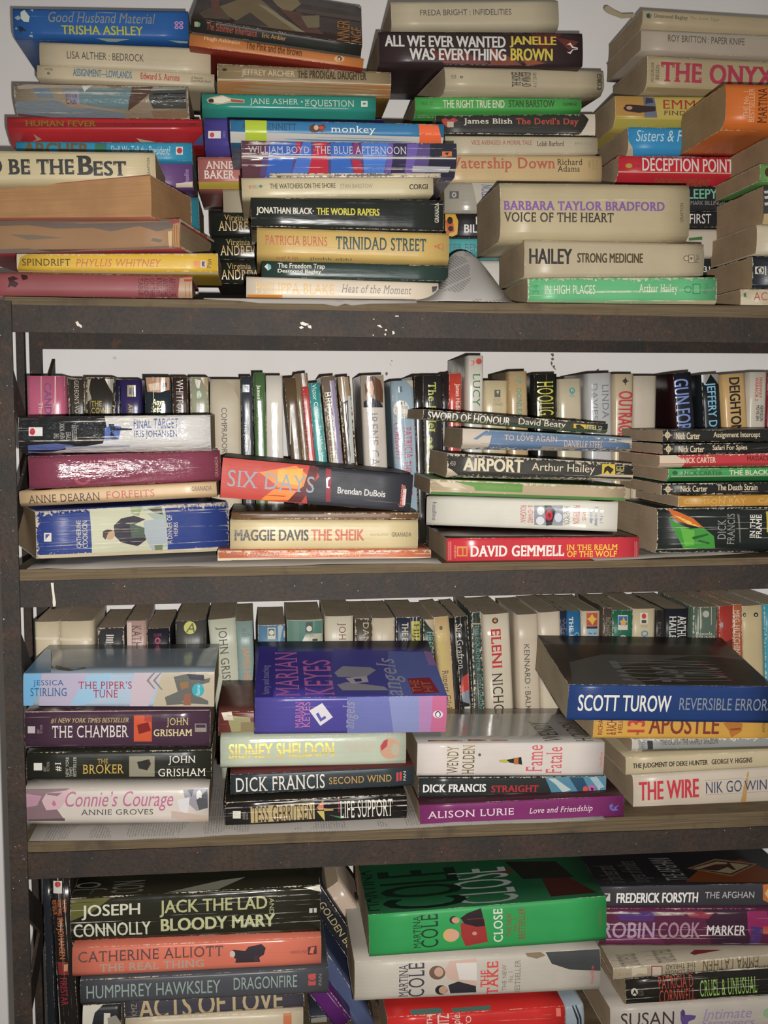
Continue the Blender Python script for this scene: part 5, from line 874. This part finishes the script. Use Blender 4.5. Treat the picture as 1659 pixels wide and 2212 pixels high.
lie('large green paperback with black capitals on its front cover coloured darker for shade', (797,1979,2067,1310,1938,2031), '2a944c', [
    T('MARTINA', 893,1980,908,2048, '1c3a28', 's', 90), T('COLE', 909,1977,947,2046, '1c3a28', 's', 90), D('98302c', (995,1996),(1010,1986),(1046,1984),(1054,2034),(1006,2044),(996,2022)), D('2c2024', (995,1984),(1010,1974),(1040,1964),(1048,2000),(1030,2002),(1004,1996)), D('c89c60', 'e',957,2006,990,2034), D('c8987c', 'e',968,2008,992,2030), D('3c2c28', 'e',971,1980,990,1996), D('b88c70', 'e',976,1982,993,1995), D('b88c70', 'e',1020,2012,1030,2020),
    T('CLOSE', 1066,1965,1086,2034, 'd0ccc0', 'bs', 90), T('THE NEW', 1094,1972,1105,2022, '8a3c30', 's', 90), T('No. 1', 1108,1984,1117,2010, '8a3c30', 's', 90), T('BESTSELLER', 1120,1962,1134,2028, '8a3c30', 's', 90), T('headline', 1291,1964,1298,2000, '6a5a38', '', 90),
    T('MARTINA', 760,1880,812,1968, '0c1f14', 'x', 90), T('COLE', 820,1878,1000,1962, '0c1f14', 'bx', 90), T('CLOSE', 975,1876,1110,1952, '8c908a', 'x', 90), D('3a1c18', (1190,1938),(1170,1900),(1200,1880),(1290,1930), st='x'), D('1c1c18', (1110,1880),(1090,1862),(1200,1862),(1240,1896),(1130,1900), st='x'), D('4a2c20', (1060,1885),(1100,1876),(1110,1886),(1070,1890), st='x')], Y=0.008, pitch=3, group=G, crease=0.0, wear=0.25, boards='164528', rough=0.42, W=0.152, bulge=0.0015, slant=0.05)  # front cover and its capitals carry the shade of grazing light in their colour
lie('cream canvas patterned paperback with a red title and two people pictured', (766,2081,2172,1297,2053,2147), 'b9b0a2', [
    T('MARTINA', 862,2085,881,2154, '3c3844', 's', 90), T('COLE', 882,2082,917,2154, '3c3844', 's', 90), D('6a5244', 'e',927,2087,962,2116), D('b8907c', 'e',938,2090,958,2110), D('c0a090', (960,2096),(972,2078),(1030,2072),(1030,2134),(968,2114)), D('ccc4bc', (985,2082),(1030,2080),(1030,2118),(992,2116)), D('2c2828', 'e',940,2128,966,2150), D('b08c74', 'e',948,2130,968,2148), D('302e34', (968,2128),(990,2120),(1028,2130),(1030,2158),(976,2158)),
    T('THE', 1038,2096,1056,2132, 'c84440', 'bs', 90), T('TAKE', 1052,2078,1076,2150, 'c84440', 'bs', 90), T('THE NEW', 1085,2084,1094,2140, '7c746c', 's', 90), T('No. 1', 1098,2098,1108,2122, '7c746c', 's', 90), T('BESTSELLER', 1112,2074,1124,2148, '7c746c', 's', 90), T('headline', 1275,2086,1283,2124, 'b84448', '', 90), D('3c3e3e', (1180,2060),(1297,2052),(1297,2097),(1230,2094),(1192,2082)), D('7c6850', (1136,2058),(1170,2056),(1180,2066),(1160,2072),(1140,2068))], Y=0.006, group=G, crease=0.05, wear=0.4, W=0.15, rough=0.4, chin=(-0.8,0.006))
lie('bright red paperback with white lettering at the bottom edge', (837,2201,2243,1221,2176,2226), 'c4241f', [T('JUDITH', 922,2196,938,2244, 'ccb8ac', 'b', 90), T('KRANTZ', 945,2194,970,2244, 'ccb8ac', 'b', 90), T('Scruples', 976,2188,1000,2240, 'd0bcb0', 'i', 90), T('TWO', 1006,2196,1018,2240, 'd0bcb0', '', 90), D('d06a5c', 1202,2180,1212,2196), D('5c8c80', (885,2180),(950,2176),(960,2190),(890,2194), st='x'), D('5c8c80', (975,2178),(1060,2172),(1060,2184),(980,2188), st='x')], rest=Z4, Y=0.02, group=G, crease=0.3, wear=0.5, rough=0.26, W=0.11)
lie('pale blue grey paperback corner right of the red one at the bottom', (1222,2176,2243,1262,2170,2240), '98a4ac', [D('2c3038', (1236,2174),(1239,2174),(1250,2200),(1252,2240),(1248,2240),(1246,2204)), D('2c3038', (1243,2173),(1246,2173),(1256,2198),(1258,2240),(1254,2240),(1252,2200))], rest=Z4, Y=0.05, group=G, crease=0.1)
lie('dark patterned paperback at the bottom between the leaning and the red books', (668,2196,2243,800,2190,2240), '3a4048', [D('3c5484', 716,2196,770,2240), D('8a8478', (672,2200),(706,2196),(706,2240),(672,2240)), D('a8a498', 718,2204,760,2207), D('a8a498', 718,2215,760,2218), D('5a6a5c', (772,2194),(800,2192),(800,2240),(772,2240))], rest=Z4, Y=0.09, group=G, crease=0.1, W=0.09)
lie('black paperback with white capitals and a diamond emblem on its dark front cover', (1291,1916,1959,1730,1908,1958), '3c3a3e', [
    T('FREDERICK FORSYTH', 1332,1928,1508,1950, 'e0dcd4', 'B'), T('THE AFGHAN', 1523,1926,1629,1940, 'b4b0ac', ''), D('c0bcb4', 1303,1930,1318,1947), D('3c3a3e', (1305,1932),(1315,1932),(1307,1944)), D('b86830', (1648,1912),(1662,1910),(1680,1930),(1664,1952),(1648,1944)), D('d0a870', (1652,1930),(1660,1918),(1670,1930),(1660,1942)),
    D('6a3414', (1480,1905),(1520,1870),(1600,1858),(1659,1880),(1659,1908), st='x'), D('7c6244', (1484,1876),(1545,1856),(1636,1868),(1580,1894), st='x'), D('3a281c', (1490,1876),(1546,1859),(1628,1869),(1580,1891), st='x'), D('8c7c60', (1496,1876),(1548,1862),(1620,1870),(1578,1888), st='x'), D('3c2018', (1510,1878),(1545,1868),(1570,1868),(1572,1862),(1590,1880),(1582,1880),(1572,1874),(1550,1882), st='x'), T('THE AFGHAN', 1420,1854,1468,1902, '7c7874', 'x', 90), T('is the best and\nlongest of thrillers', 1290,1860,1402,1906, '4c4a48', 'x', 90)], Y=0.03, group=G, crease=0.0, wear=0.1, boards='1c1a1c', W=0.115, rough=0.36, bulge=0.0008)
lie('plum purple creased paperback with lilac capitals, under the black one', (1296,1965,2049,1730,1966,2050), '5a2840', [
    D('3c2434', (1520,1966),(1620,1966),(1620,2050),(1540,2050)), D('8c2858', (1615,1970),(1659,1970),(1659,2010),(1625,2030),(1615,2010)), D('4c3468', (1622,2000),(1650,2005),(1640,2040),(1622,2046)), D('b04838', 1648,2001,1659,2018), D('8a3444', (1480,1970),(1545,1972),(1530,1985),(1490,1982)), D('6c2c50', (1310,2020),(1420,2015),(1440,2045),(1310,2045)), D('50346c', (1330,1972),(1420,1970),(1410,1990),(1340,1988)),
    T('ROBIN', 1300,1992,1414,2026, 'a48ca4', 'b'), T('COOK', 1422,1992,1512,2026, 'a07c8c', 'b'), T('MARKER', 1527,1999,1610,2020, 'd4ccc8', 'b')], Y=0.03, group=G, crease=0.9, wear=0.5, rough=0.18, chin=(-0.8,0.004))
lie('cream paperback lying upside down, its brown lettering inverted', (1325,2093,2117,1735,2057,2081), 'ab9c80', [
    T('THE LONGER\nTHE THREAD', 1436,2082,1503,2104, '4a4034', 's', 180), T('EMMA LATHEN', 1518,2068,1638,2094, '5c4c34', 's', 180), D('c0b4a0', 1407,2088,1430,2112), D('8c3048', (1407,2087),(1431,2087),(1431,2089),(1409,2089),(1409,2112),(1407,2112)), D('8c3048', (1429,2087),(1431,2087),(1431,2110),(1429,2110)), D('c4b8a0', (1365,2092),(1398,2090),(1398,2104),(1380,2102),(1366,2110)), T('USA 1.20', 1336,2102,1362,2108, '8a7c64', '', 180),
    T('a murderous\nmarket thread', 1310,2056,1460,2084, '6c6454', 'x', 90), D('7c2c38', (1490,2060),(1500,2052),(1560,2052),(1500,2063), st='x')], Y=0.03, group=G, crease=0.2, wear=1.0, boards='a89c88', W=0.108, pitch=6)
lie('black creased paperback with red and lime green capitals, right side of the lowest shelf', (1352,2119,2174,1752,2083,2150), '23201c', [
    T('PATRICIA D', 1423,2110,1498,2134, 'ac4434', 's'), T('CORNWELL', 1424,2136,1501,2164, 'ac4434', 's'), T('CRUEL & UNUSUAL', 1512,2114,1635,2148, '88b050', 's'), D('b8b4a4', 'e',1363,2135,1378,2151), D('23201c', (1371,2136),(1374,2143),(1377,2150),(1371,2145),(1365,2149),(1369,2142)), T('LITTLE\nBROWN', 1379,2136,1390,2150, '6a665c', '', 90)], Y=0.03, group=G, crease=0.9, wear=0.5, rough=0.2, chin=(-0.8,0.004), slant=0.1)
lie('white paperback with black capitals and a lavender sprig, bottom right', (1318,2180,2243,1725,2155,2228), 'b5aca0', [
    T('SUSAN', 1341,2187,1456,2216, '3c3438', ''), T('LEWIS', 1341,2222,1456,2242, '3c3438', ''), D('5c4880', (1470,2186),(1476,2180),(1479,2192),(1490,2192),(1504,2194),(1500,2202),(1488,2206),(1482,2220),(1474,2216),(1470,2202)), D('4a3c6c', 'e',1472,2182,1480,2196), T('Intimate', 1520,2178,1624,2200, '9880a8', 'i'), T('Strangers', 1514,2200,1630,2224, '9880a8', 'i'), D('8ca880', 'e',1648,2178,1675,2200)], rest=Z4, Y=0.03, group=G, crease=0.05, wear=0.4, W=0.11)
stand('cream upright book with a small black sun, behind the green book', (1213,1258,1858), 'b4a48c', [D('3a342c', 'e',1242,1876,1252,1886), D('3a342c', (1238,1880),(1256,1880),(1256,1882),(1238,1882)), D('3a342c', (1246,1872),(1248,1872),(1248,1890),(1246,1890))], Y=0.165, zs=Z4, low=(1216,1260,2000), group=G, crease=0.1, wear=0.5)

# ================================================================== the wall, the steel rack and its boards
def wall_material():
    N = NT('painted_wall'); co = N.n('ShaderNodeTexCoord').outputs['Object']; b = N.b
    c = N.mix(N.ramp(N.noise(co, 5.0, 4.0), 0.35, 0.75), lin('e4e0dd'), lin('dbd5d0'))
    sp = N.noise(co, 55.0, 2.0)
    c = N.mix(N.math('MULTIPLY', N.ramp(sp, 0.735, 0.76), 0.35), c, (0.30, 0.25, 0.20, 1))
    N.l(c, b.inputs['Base Color']); b.inputs['Roughness'].default_value = 0.85; b.inputs['Specular IOR Level'].default_value = 0.15
    bp = N.n('ShaderNodeBump'); bp.inputs['Strength'].default_value = 0.2; bp.inputs['Distance'].default_value = 0.001
    N.l(N.noise(co, 120.0, 3.0), bp.inputs['Height']); N.l(bp.outputs[0], b.inputs['Normal'])
    return N.m
def rust_material():
    N = NT('rusted_steel'); co = N.n('ShaderNodeTexCoord').outputs['Object']; b = N.b
    big = N.noise(co, 22.0, 5.0, 0.7); fine = N.noise(co, 260.0, 4.0, 0.7)
    c = N.mix(N.ramp(big, 0.38, 0.62), lin('2b2825', 1.0), lin('403027', 1.0))
    c = N.mix(N.ramp(fine, 0.45, 0.68), c, lin('2a221c', 1.0))
    c = N.mix(N.math('MULTIPLY', N.ramp(N.noise(co, 75.0, 4.0, 0.7), 0.60, 0.70), 0.75), c, lin('54351e', 1.0))
    c = N.mix(N.ramp(N.noise(co, 420.0, 2.0), 0.735, 0.75), c, (0.55, 0.5, 0.45, 1))
    N.l(c, b.inputs['Base Color']); b.inputs['Roughness'].default_value = 0.62; b.inputs['Metallic'].default_value = 0.0
    b.inputs['Specular IOR Level'].default_value = 0.3
    bp = N.n('ShaderNodeBump'); bp.inputs['Strength'].default_value = 0.6; bp.inputs['Distance'].default_value = 0.0008
    N.l(fine, bp.inputs['Height']); N.l(bp.outputs[0], b.inputs['Normal'])
    return N.m
def board_material():
    N = NT('weathered_board'); co = N.n('ShaderNodeTexCoord').outputs['Object']; b = N.b
    g = N.noise(N.scaled(co, (9, 40, 700)), 1.0, 5.0, 0.65)
    c = N.mix(N.ramp(g, 0.3, 0.7), lin('4a3c2a', 1.0), lin('6e5e44', 1.0))
    c = N.mix(N.math('MULTIPLY', N.ramp(N.noise(N.scaled(co, (14, 60, 900)), 1.0, 3.0), 0.66, 0.72), 0.6), c, lin('94805e', 1.0))
    c = N.mix(N.ramp(N.noise(co, 30.0, 4.0), 0.55, 0.8), c, lin('40322a', 1.0))
    N.l(c, b.inputs['Base Color']); b.inputs['Roughness'].default_value = 0.7; b.inputs['Specular IOR Level'].default_value = 0.25
    bp = N.n('ShaderNodeBump'); bp.inputs['Strength'].default_value = 0.6; bp.inputs['Distance'].default_value = 0.0008
    N.l(g, bp.inputs['Height']); N.l(bp.outputs[0], b.inputs['Normal'])
    return N.m
WALL_Y = 0.292
RUST, BOARD = rust_material(), board_material()
v, f = box_geo(-1.6, WALL_Y, 0.0, 2.2, WALL_Y+0.12, 2.7)
w_back = w = mesh_obj('wall_back', v, f, wall_material()); tag(w, kind='structure')
v, f = box_geo(-1.6, -2.2, -0.06, 2.2, WALL_Y, 0.0)
N = NT('floor_concrete'); N.b.inputs['Base Color'].default_value = (0.22, 0.21, 0.19, 1); N.b.inputs['Roughness'].default_value = 0.8
w = mesh_obj('floor', v, f, N.m); tag(w, kind='structure')

rack = bpy.data.objects.new('steel_shelf_rack', None); COL.objects.link(rack); rack.location = (0, 0, 0)
tag(rack, 'rusty angle iron shelf rack with weathered wooden boards carrying all the books', 'shelf')
def quad_bar(name, PL, PR, d0, d1, mat=RUST):
    """bar between two (top, bottom) point pairs on the front plane, from depth d0 to d1"""
    vs = []
    for (t, b_) in (PL, PR):
        for y in (d0, d1): vs.append((t.x, y, t.z)); vs.append((b_.x, y, b_.z))
    fs = [(0,1,5,4), (2,6,7,3), (0,4,6,2), (1,3,7,5), (0,2,3,1), (4,5,7,6)]
    return mesh_obj(name, vs, fs, mat, rack)
def angle_rail(name, lt, lb, rt, rb, Y, back):
    """angle iron: upright flange on the plane Y, level flange under the board"""
    T0, B0, T1, B1 = at(*lt, Y), at(*lb, Y), at(*rt, Y), at(*rb, Y)
    vs, fs = [], []
    for (t, b_) in ((T0, B0), (T1, B1)):
        for (y, z) in ((0, t.z), (0, b_.z), (0.003*back, b_.z), (0.003*back, t.z-0.003), (0.025*back, t.z-0.003), (0.025*back, t.z)):
            vs.append((t.x, Y+y, z))
    for i in range(6):
        j = (i+1) % 6; q = (i, j, j+6, i+6); fs.append(q if back > 0 else q[::-1])
    fs.append((0,5,4,3,2,1)); fs.append((6,7,8,9,10,11))
    return mesh_obj(name, vs, fs, RUST, rack)
XR = 1830                                          # the rack runs on past the right edge of the picture
def ext(p, q, x): return (x, p[1]+(q[1]-p[1])*(x-p[0])/(q[0]-p[0]))
rails = [((30,658),(1650,687),(30,717),(1650,741)), ((30,1256),(1650,1220),(30,1313),(1650,1272)), ((50,1844),(1650,1786),(60,1900),(1650,1833))]
rail_objs = []
for (a, b_, c, d) in rails:
    rail_objs.append(angle_rail('front_rail', ext(a,b_,22), ext(c,d,22), ext(a,b_,XR), ext(c,d,XR), 0.0, 1))
YRR = 0.272
for (zc, l0) in ((0.094, 0.025), (-0.142, 0.025), (-0.385, 0.025)):
    z1 = CAM.z+zc
    def pt(x, z): return Vector((x, YRR, z))
    vs, fs = box_geo(-0.245, YRR-0.003, z1-l0, 0.70, YRR, z1); mesh_obj('rear_rail', vs, fs, RUST, rack)
# posts: front left, with its flange turned back; two uprights behind
def post(name, x0, x1, y, side, ztop, fl=0.025):
    vs, fs = box_geo(x0, y, 0.0, x1, y+0.003, ztop)
    xs = x0 if side < 0 else x1-0.003
    v2, f2 = box_geo(xs, y+0.003, 0.0, xs+0.003, y+fl, ztop)
    vs += v2; fs += [tuple(i+8 for i in q) for q in f2]
    return mesh_obj(name, vs, fs, RUST, rack)
pxl, pxr = at(3, 1290, -0.003).x, at(43, 1313, -0.003).x
post('front_post', pxl, pxr, -0.003, -1, at(8, 650, 0).z)
rx0, rx1 = at(64, 770, YRR).x, at(88, 770, YRR).x
post('rear_post', rx0, rx1, YRR, 1, CAM.z+0.12, 0.012)
bx0, bx1 = at(35, 760, YRR+0.004).x, at(52, 760, YRR+0.004).x
post('rear_post', bx0, bx1, YRR+0.004, 1, CAM.z+0.12, 0.010)
for (zt, zb) in ((0.070, -0.150), (-0.166, -0.392), (-0.410, -0.600)):
    for (za, zc, dx) in ((zt, zb, -0.012), (zb+0.036, zt-0.012, -0.0155)):   # crossed flat bars between the posts
        y0, y1 = 0.004, YRR-0.004; xa = pxr+dx; w_ = 0.030
        vs = [(xa, y0, CAM.z+za), (xa+0.003, y0, CAM.z+za), (xa, y1, CAM.z+zc), (xa+0.003, y1, CAM.z+zc), (xa, y0, CAM.z+za-w_), (xa+0.003, y0, CAM.z+za-w_), (xa, y1, CAM.z+zc-w_), (xa+0.003, y1, CAM.z+zc-w_)]
        mesh_obj('side_brace', vs, [(0,1,3,2), (4,6,7,5), (0,4,5,1), (2,3,7,6), (0,2,6,4), (1,5,7,3)], RUST, rack)
# boards, following the slight slope of the front rails
BOARD_LABEL = ['weathered wooden board under the topmost stacks, showing only its front edge', 'weathered wooden board holding the second row of books, under the tilted black and red book', 'weathered wooden board lined with printed newspaper, above the lowest books']
for (a, b_, c, d), zt in zip(rails, (CAM.z+0.0975, Z2, Z3)):
    TL, TR = at(*ext(a,b_,16), 0), at(*ext(a,b_,XR), 0)
    xl = pxr-0.006
    t = 0.0085
    vs = []
    NXB = 24
    for i in range(NXB+1):
        u = i/NXB; x = xl+(TR.x-xl)*u; zb = TL.z+(TR.z-TL.z)*u
        jit = random.uniform(-0.0006, 0.0006)
        for y in (0.0015+jit, 0.268): vs += [(x, y, zb+0.0001), (x, y, max(zb+t*0.8, zt-0.0003))]
    fs = []
    for i in range(NXB):
        o = i*4; p = o+4
        fs += [(o, p, p+1, o+1), (o+1, p+1, p+3, o+3), (o+3, p+3, p+2, o+2), (o+2, p+2, p, o)]
    fs += [(0,1,3,2), (NXB*4, NXB*4+2, NXB*4+3, NXB*4+1)]
    bo = mesh_obj('shelf_board', vs, fs, BOARD)
    tag(bo, BOARD_LABEL.pop(0), 'shelf board', 'wooden boards of the rack')
vs, fs = box_geo(pxr-0.004, 0.0, Z4-0.010, 0.62, 0.268, Z4-0.0003); mesh_obj('shelf_board', vs, fs, BOARD, rack)
# a run of paint down the middle rail and flakes on the top one
def blob(name, pts, Y, mat, parent, th=0.0006):
    P = [at(x, y, Y) for x, y in pts]; n = len(P)
    vs = [(p.x, Y, p.z) for p in P]+[(p.x, Y-th, p.z) for p in P]
    fs = [tuple(range(n, 2*n)), tuple(range(n-1, -1, -1))]+[(i, (i+1) % n, n+(i+1) % n, n+i) for i in range(n)]
    bm = bmesh.new(); bv = [bm.verts.new(q) for q in vs]
    for q in fs: bm.faces.new([bv[i] for i in q])
    bmesh.ops.recalc_face_normals(bm, faces=bm.faces[:]); bmesh.ops.triangulate(bm, faces=[g for g in bm.faces if len(g.verts) > 4])
    me = bpy.data.meshes.new(name); bm.to_mesh(me); bm.free(); me.materials.append(mat)
    o = bpy.data.objects.new(name, me); COL.objects.link(o); o.parent = parent; return o
N = NT('dried_paint'); N.b.inputs['Base Color'].default_value = lin('c8c0b0'); N.b.inputs['Roughness'].default_value = 0.5; PAINT = N.m
blob('paint_drip', [(110,1259),(116,1259),(117,1275),(119,1290),(121,1302),(120,1310),(115,1310),(114,1302),(114,1290),(112,1275)], -0.0002, PAINT, rail_objs[1])
for pts in ([(163,696),(168,694),(172,700),(176,702),(178,707),(175,708),(171,705),(167,704)], [(814,703),(821,702),(826,708),(820,707)], [(831,712),(835,711),(836,715),(832,715)], [(847,716),(850,715),(853,720),(848,723)], [(830,721),(833,720),(834,724),(831,725)], [(802,722),(805,724),(808,722),(807,726)],
            [(648,697),(654,695),(660,698),(668,700),(660,704),(651,702)], [(664,703),(672,703),(673,710),(666,708)], [(646,707),(652,704),(656,708),(650,711)], [(853,682),(861,682),(861,684),(854,684)], [(805,690),(809,688),(808,691)]):
    blob('paint_flake', pts, -0.0002, PAINT, rail_objs[0])

# ------------------------------------------------------------------ loose newspaper on the boards
def paper_material(cols=True):
    N = NT('newsprint'); co = N.n('ShaderNodeTexCoord').outputs['UV']; b = N.b
    base = lin('8e8880', 1.0)
    if cols:
        x = N.n('ShaderNodeSeparateXYZ'); N.l(co, x.inputs[0])
        line = N.math('LESS_THAN', N.math('FRACT', N.math('MULTIPLY', x.outputs[0], 420.0)), 0.5)
        colm = N.math('LESS_THAN', N.math('FRACT', N.math('MULTIPLY', x.outputs[1], 24.0)), 0.90)
        art = N.math('GREATER_THAN', N.noise(N.scaled(co, (26, 8, 1)), 1.0, 1.0), 0.50)
        wd_ = N.math('GREATER_THAN', N.noise(N.scaled(co, (420, 500, 1)), 1.0, 1.0), 0.42)
        ink = N.math('MULTIPLY', N.math('MULTIPLY', line, colm), N.math('MULTIPLY', art, wd_))
        c = N.mix(N.math('MULTIPLY', ink, 0.55), base, (0.10, 0.09, 0.09, 1))
    else:
        c = N.mix(N.ramp(N.noise(co, 8.0), 0.4, 0.7), base, lin('a49e96', 1.05))
    N.l(c, b.inputs['Base Color']); b.inputs['Roughness'].default_value = 0.8; b.inputs['Specular IOR Level'].default_value = 0.2
    return N.m
NEWS, PLAIN = paper_material(), paper_material(False)
def sheet(name, label, front, z, depth, mat, lift=0.0004, uvs=1.0, droop=None, cat='newspaper', group='loose paper lining the shelves'):
    """a sheet lying on a board; its front edge follows the pixel points given"""
    P = []
    for (x, y) in front:
        d = ray(x, y); t = (z+lift-CAM.z)/d.z if abs(d.z) > 1e-6 else 1e9
        q = CAM+d*t
        q.y = min(max(q.y, -0.006), 0.06); P.append(q)
    vs, uv, fs = [], [], []
    NY = 6
    for i, q in enumerate(P):
        for k in range(NY+1):
            u = k/NY; y = q.y+(depth-q.y)*u
            zz = z+lift+0.0006*math.sin(i*1.7+k*2.1)*(1 if k < 2 else 0.2)+0.0006
            vs.append((q.x, y, zz)); uv.append((q.x*uvs, y*uvs))
    n = NY+1
    for i in range(len(P)-1):
        for k in range(NY): fs.append((i*n+k, (i+1)*n+k, (i+1)*n+k+1, i*n+k+1))
    me = bpy.data.meshes.new(name); me.from_pydata(vs, [], fs); me.materials.append(mat)
    ul = me.uv_layers.new(name='UVMap')
    for p in me.polygons:
        for li in p.loop_indices: ul.data[li].uv = uv[me.loops[li].vertex_index]
    me.polygons.foreach_set('use_smooth', [True]*len(me.polygons)); me.update()
    o = bpy.data.objects.new(name, me); COL.objects.link(o)
    sm = o.modifiers.new('thickness', 'SOLIDIFY'); sm.thickness = 0.0002
    return tag(o, label, cat, group)
sheet('newspaper_sheet', 'grey newsprint lining the third shelf, print columns showing under the left stacks', [(62,1818),(140,1818),(260,1816),(420,1812),(480,1810),(600,1806),(760,1800),(900,1795),(1000,1791),(1100,1786),(1200,1781),(1310,1774)], Z3, 0.25, NEWS)
sheet('paper_sheet', 'blank pale paper strip under the stacks at the left of the second shelf', [(48,1237),(80,1246),(130,1245),(200,1245),(300,1240),(400,1233),(500,1226),(600,1226),(700,1222),(900,1220),(955,1217)], Z2, 0.2, PLAIN, cat='paper')
sheet('paper_sheet', 'ragged white paper edge under the right stack of the second shelf', [(1290,1214),(1380,1210),(1440,1204),(1480,1202),(1560,1200),(1640,1195)], Z2, 0.2, PLAIN, cat='paper')

# the crumpled newspaper rising between the two front stacks of the top shelf
def crumpled():
    prof = [(880,650,650),(905,648,652),(930,636,652),(948,610,652),(960,580,653),(968,556,653),(980,544,654),(1000,538,654),(1020,546,655),(1040,566,656),(1060,592,656),(1080,620,657),(1096,640,657),(1112,656,658)]
    vs, uv = [], []
    NK = 10
    for i, (x, yt, yb) in enumerate(prof):
        Tp, Bt = at(x, yt, 0.075), at(x-6+i*0.8, yb-1.5, 0.006)
        for k in range(NK+1):
            u = k/NK
            y = Bt.y+(Tp.y-Bt.y)*u
            z = Bt.z+(Tp.z-Bt.z)*(u**0.75)
            xx = Bt.x+(Tp.x-Bt.x)*u
            y += 0.006*math.sin(i*1.1)*math.sin(u*3.1)
            vs.append((xx, y, max(z, CAM.z+0.0985))); uv.append((xx*0.9+z*0.8, z*1.0-xx*0.5))
    n = NK+1; fs = []
    for i in range(len(prof)-1):
        for k in range(NK): fs.append((i*n+k, (i+1)*n+k, (i+1)*n+k+1, i*n+k+1))
    me = bpy.data.meshes.new('newspaper_sheet'); me.from_pydata(vs, [], fs); me.materials.append(NEWS2)
    ul = me.uv_layers.new(name='UVMap')
    for p in me.polygons:
        for li in p.loop_indices: ul.data[li].uv = uv[me.loops[li].vertex_index]
    me.polygons.foreach_set('use_smooth', [True]*len(me.polygons)); me.update()
    o = bpy.data.objects.new('newspaper_sheet', me); COL.objects.link(o)
    s = o.modifiers.new('thickness', 'SOLIDIFY'); s.thickness = 0.0003
    s = o.modifiers.new('smooth', 'SUBSURF'); s.levels = 1; s.render_levels = 1
    tag(o, 'grey newspaper page bulging up between two front stacks of the top shelf', 'newspaper', 'loose paper lining the shelves')
def news2():
    N = NT('newsprint_list'); co = N.n('ShaderNodeTexCoord').outputs['UV']; b = N.b
    x = N.n('ShaderNodeSeparateXYZ'); N.l(co, x.inputs[0])
    line = N.math('LESS_THAN', N.math('FRACT', N.math('MULTIPLY', x.outputs[0], 300.0)), 0.55)
    gap = N.math('LESS_THAN', N.math('FRACT', N.math('MULTIPLY', x.outputs[1], 70.0)), 0.86)
    art = N.math('GREATER_THAN', N.noise(N.scaled(co, (30, 30, 1), (0.31, 0.2, 0)), 1.0, 0.5), 0.48)
    ink = N.math('MULTIPLY', N.math('MULTIPLY', line, gap), art)
    c = N.mix(N.math('MULTIPLY', ink, 0.55), lin('aca8a2', 1.05), (0.12, 0.11, 0.12, 1))
    N.l(c, b.inputs['Base Color']); b.inputs['Roughness'].default_value = 0.75; b.inputs['Specular IOR Level'].default_value = 0.25
    return N.m
NEWS2 = news2(); crumpled()
sheet_pts = [(440,646),(520,650),(560,655),(640,656),(700,657),(728,662),(745,656),(760,660),(800,656),(900,655)]
def flat_strip():
    vs, fs = [], []
    zt = CAM.z+0.0975
    for (x, y) in sheet_pts:
        q = at(x, y, -0.0022); r = at(x, 640, -0.0022)
        vs += [(q.x, -0.0022, q.z), (q.x, -0.0016, zt+0.0008), (q.x, 0.05, zt+0.0009), (q.x, 0.2, zt+0.0009)]
    for i in range(len(sheet_pts)-1):
        for k in range(3): fs.append((i*4+k, (i+1)*4+k, (i+1)*4+k+1, i*4+k+1))
    o = mesh_obj('paper_sheet', vs, fs, PLAIN, None, None, True)
    s = o.modifiers.new('thickness', 'SOLIDIFY'); s.thickness = 0.0002; s.offset = 0
    tag(o, 'torn pale paper hanging over the board edge at the middle of the top shelf', 'paper', 'loose paper lining the shelves')
flat_strip()
build_all()

# the bent corner of the topmost right hand book, and a few marks on the wall
bag = [o for o in bpy.data.objects if o.get('label', '').startswith('pale cream paperback on top of the right hand stack')][0]
bent = blob('bent_cover_corner', [(1305,20),(1308,14),(1314,14),(1330,24),(1345,31),(1370,30),(1374,38),(1342,40),(1332,36),(1318,31),(1308,26)], YB+0.055, cover_mat('a89878', 0.5, 0, 0, False), None)
bpy.context.view_layer.update(); mw = bag.matrix_world.copy(); bent.parent = bag; bent.matrix_parent_inverse = mw.inverted()
N = NT('wall_grime'); N.b.inputs['Base Color'].default_value = lin('6a584a'); N.b.inputs['Roughness'].default_value = 0.9; GRIME = N.m
for pts in ([(1189,764),(1195,763),(1197,768),(1193,771)], [(1190,774),(1195,772),(1197,777),(1192,779)], [(1189,783),(1192,780),(1194,786),(1191,790)], [(1192,790),(1199,789),(1198,794),(1202,800),(1197,797)], [(1287,800),(1293,796),(1294,802)], [(832,806),(836,803),(838,808),(834,812)], [(844,778),(849,780),(846,781)], [(846,790),(842,786),(843,785)]):
    blob('wall_stain', pts, WALL_Y-0.0001, GRIME, w_back, 0.0002)
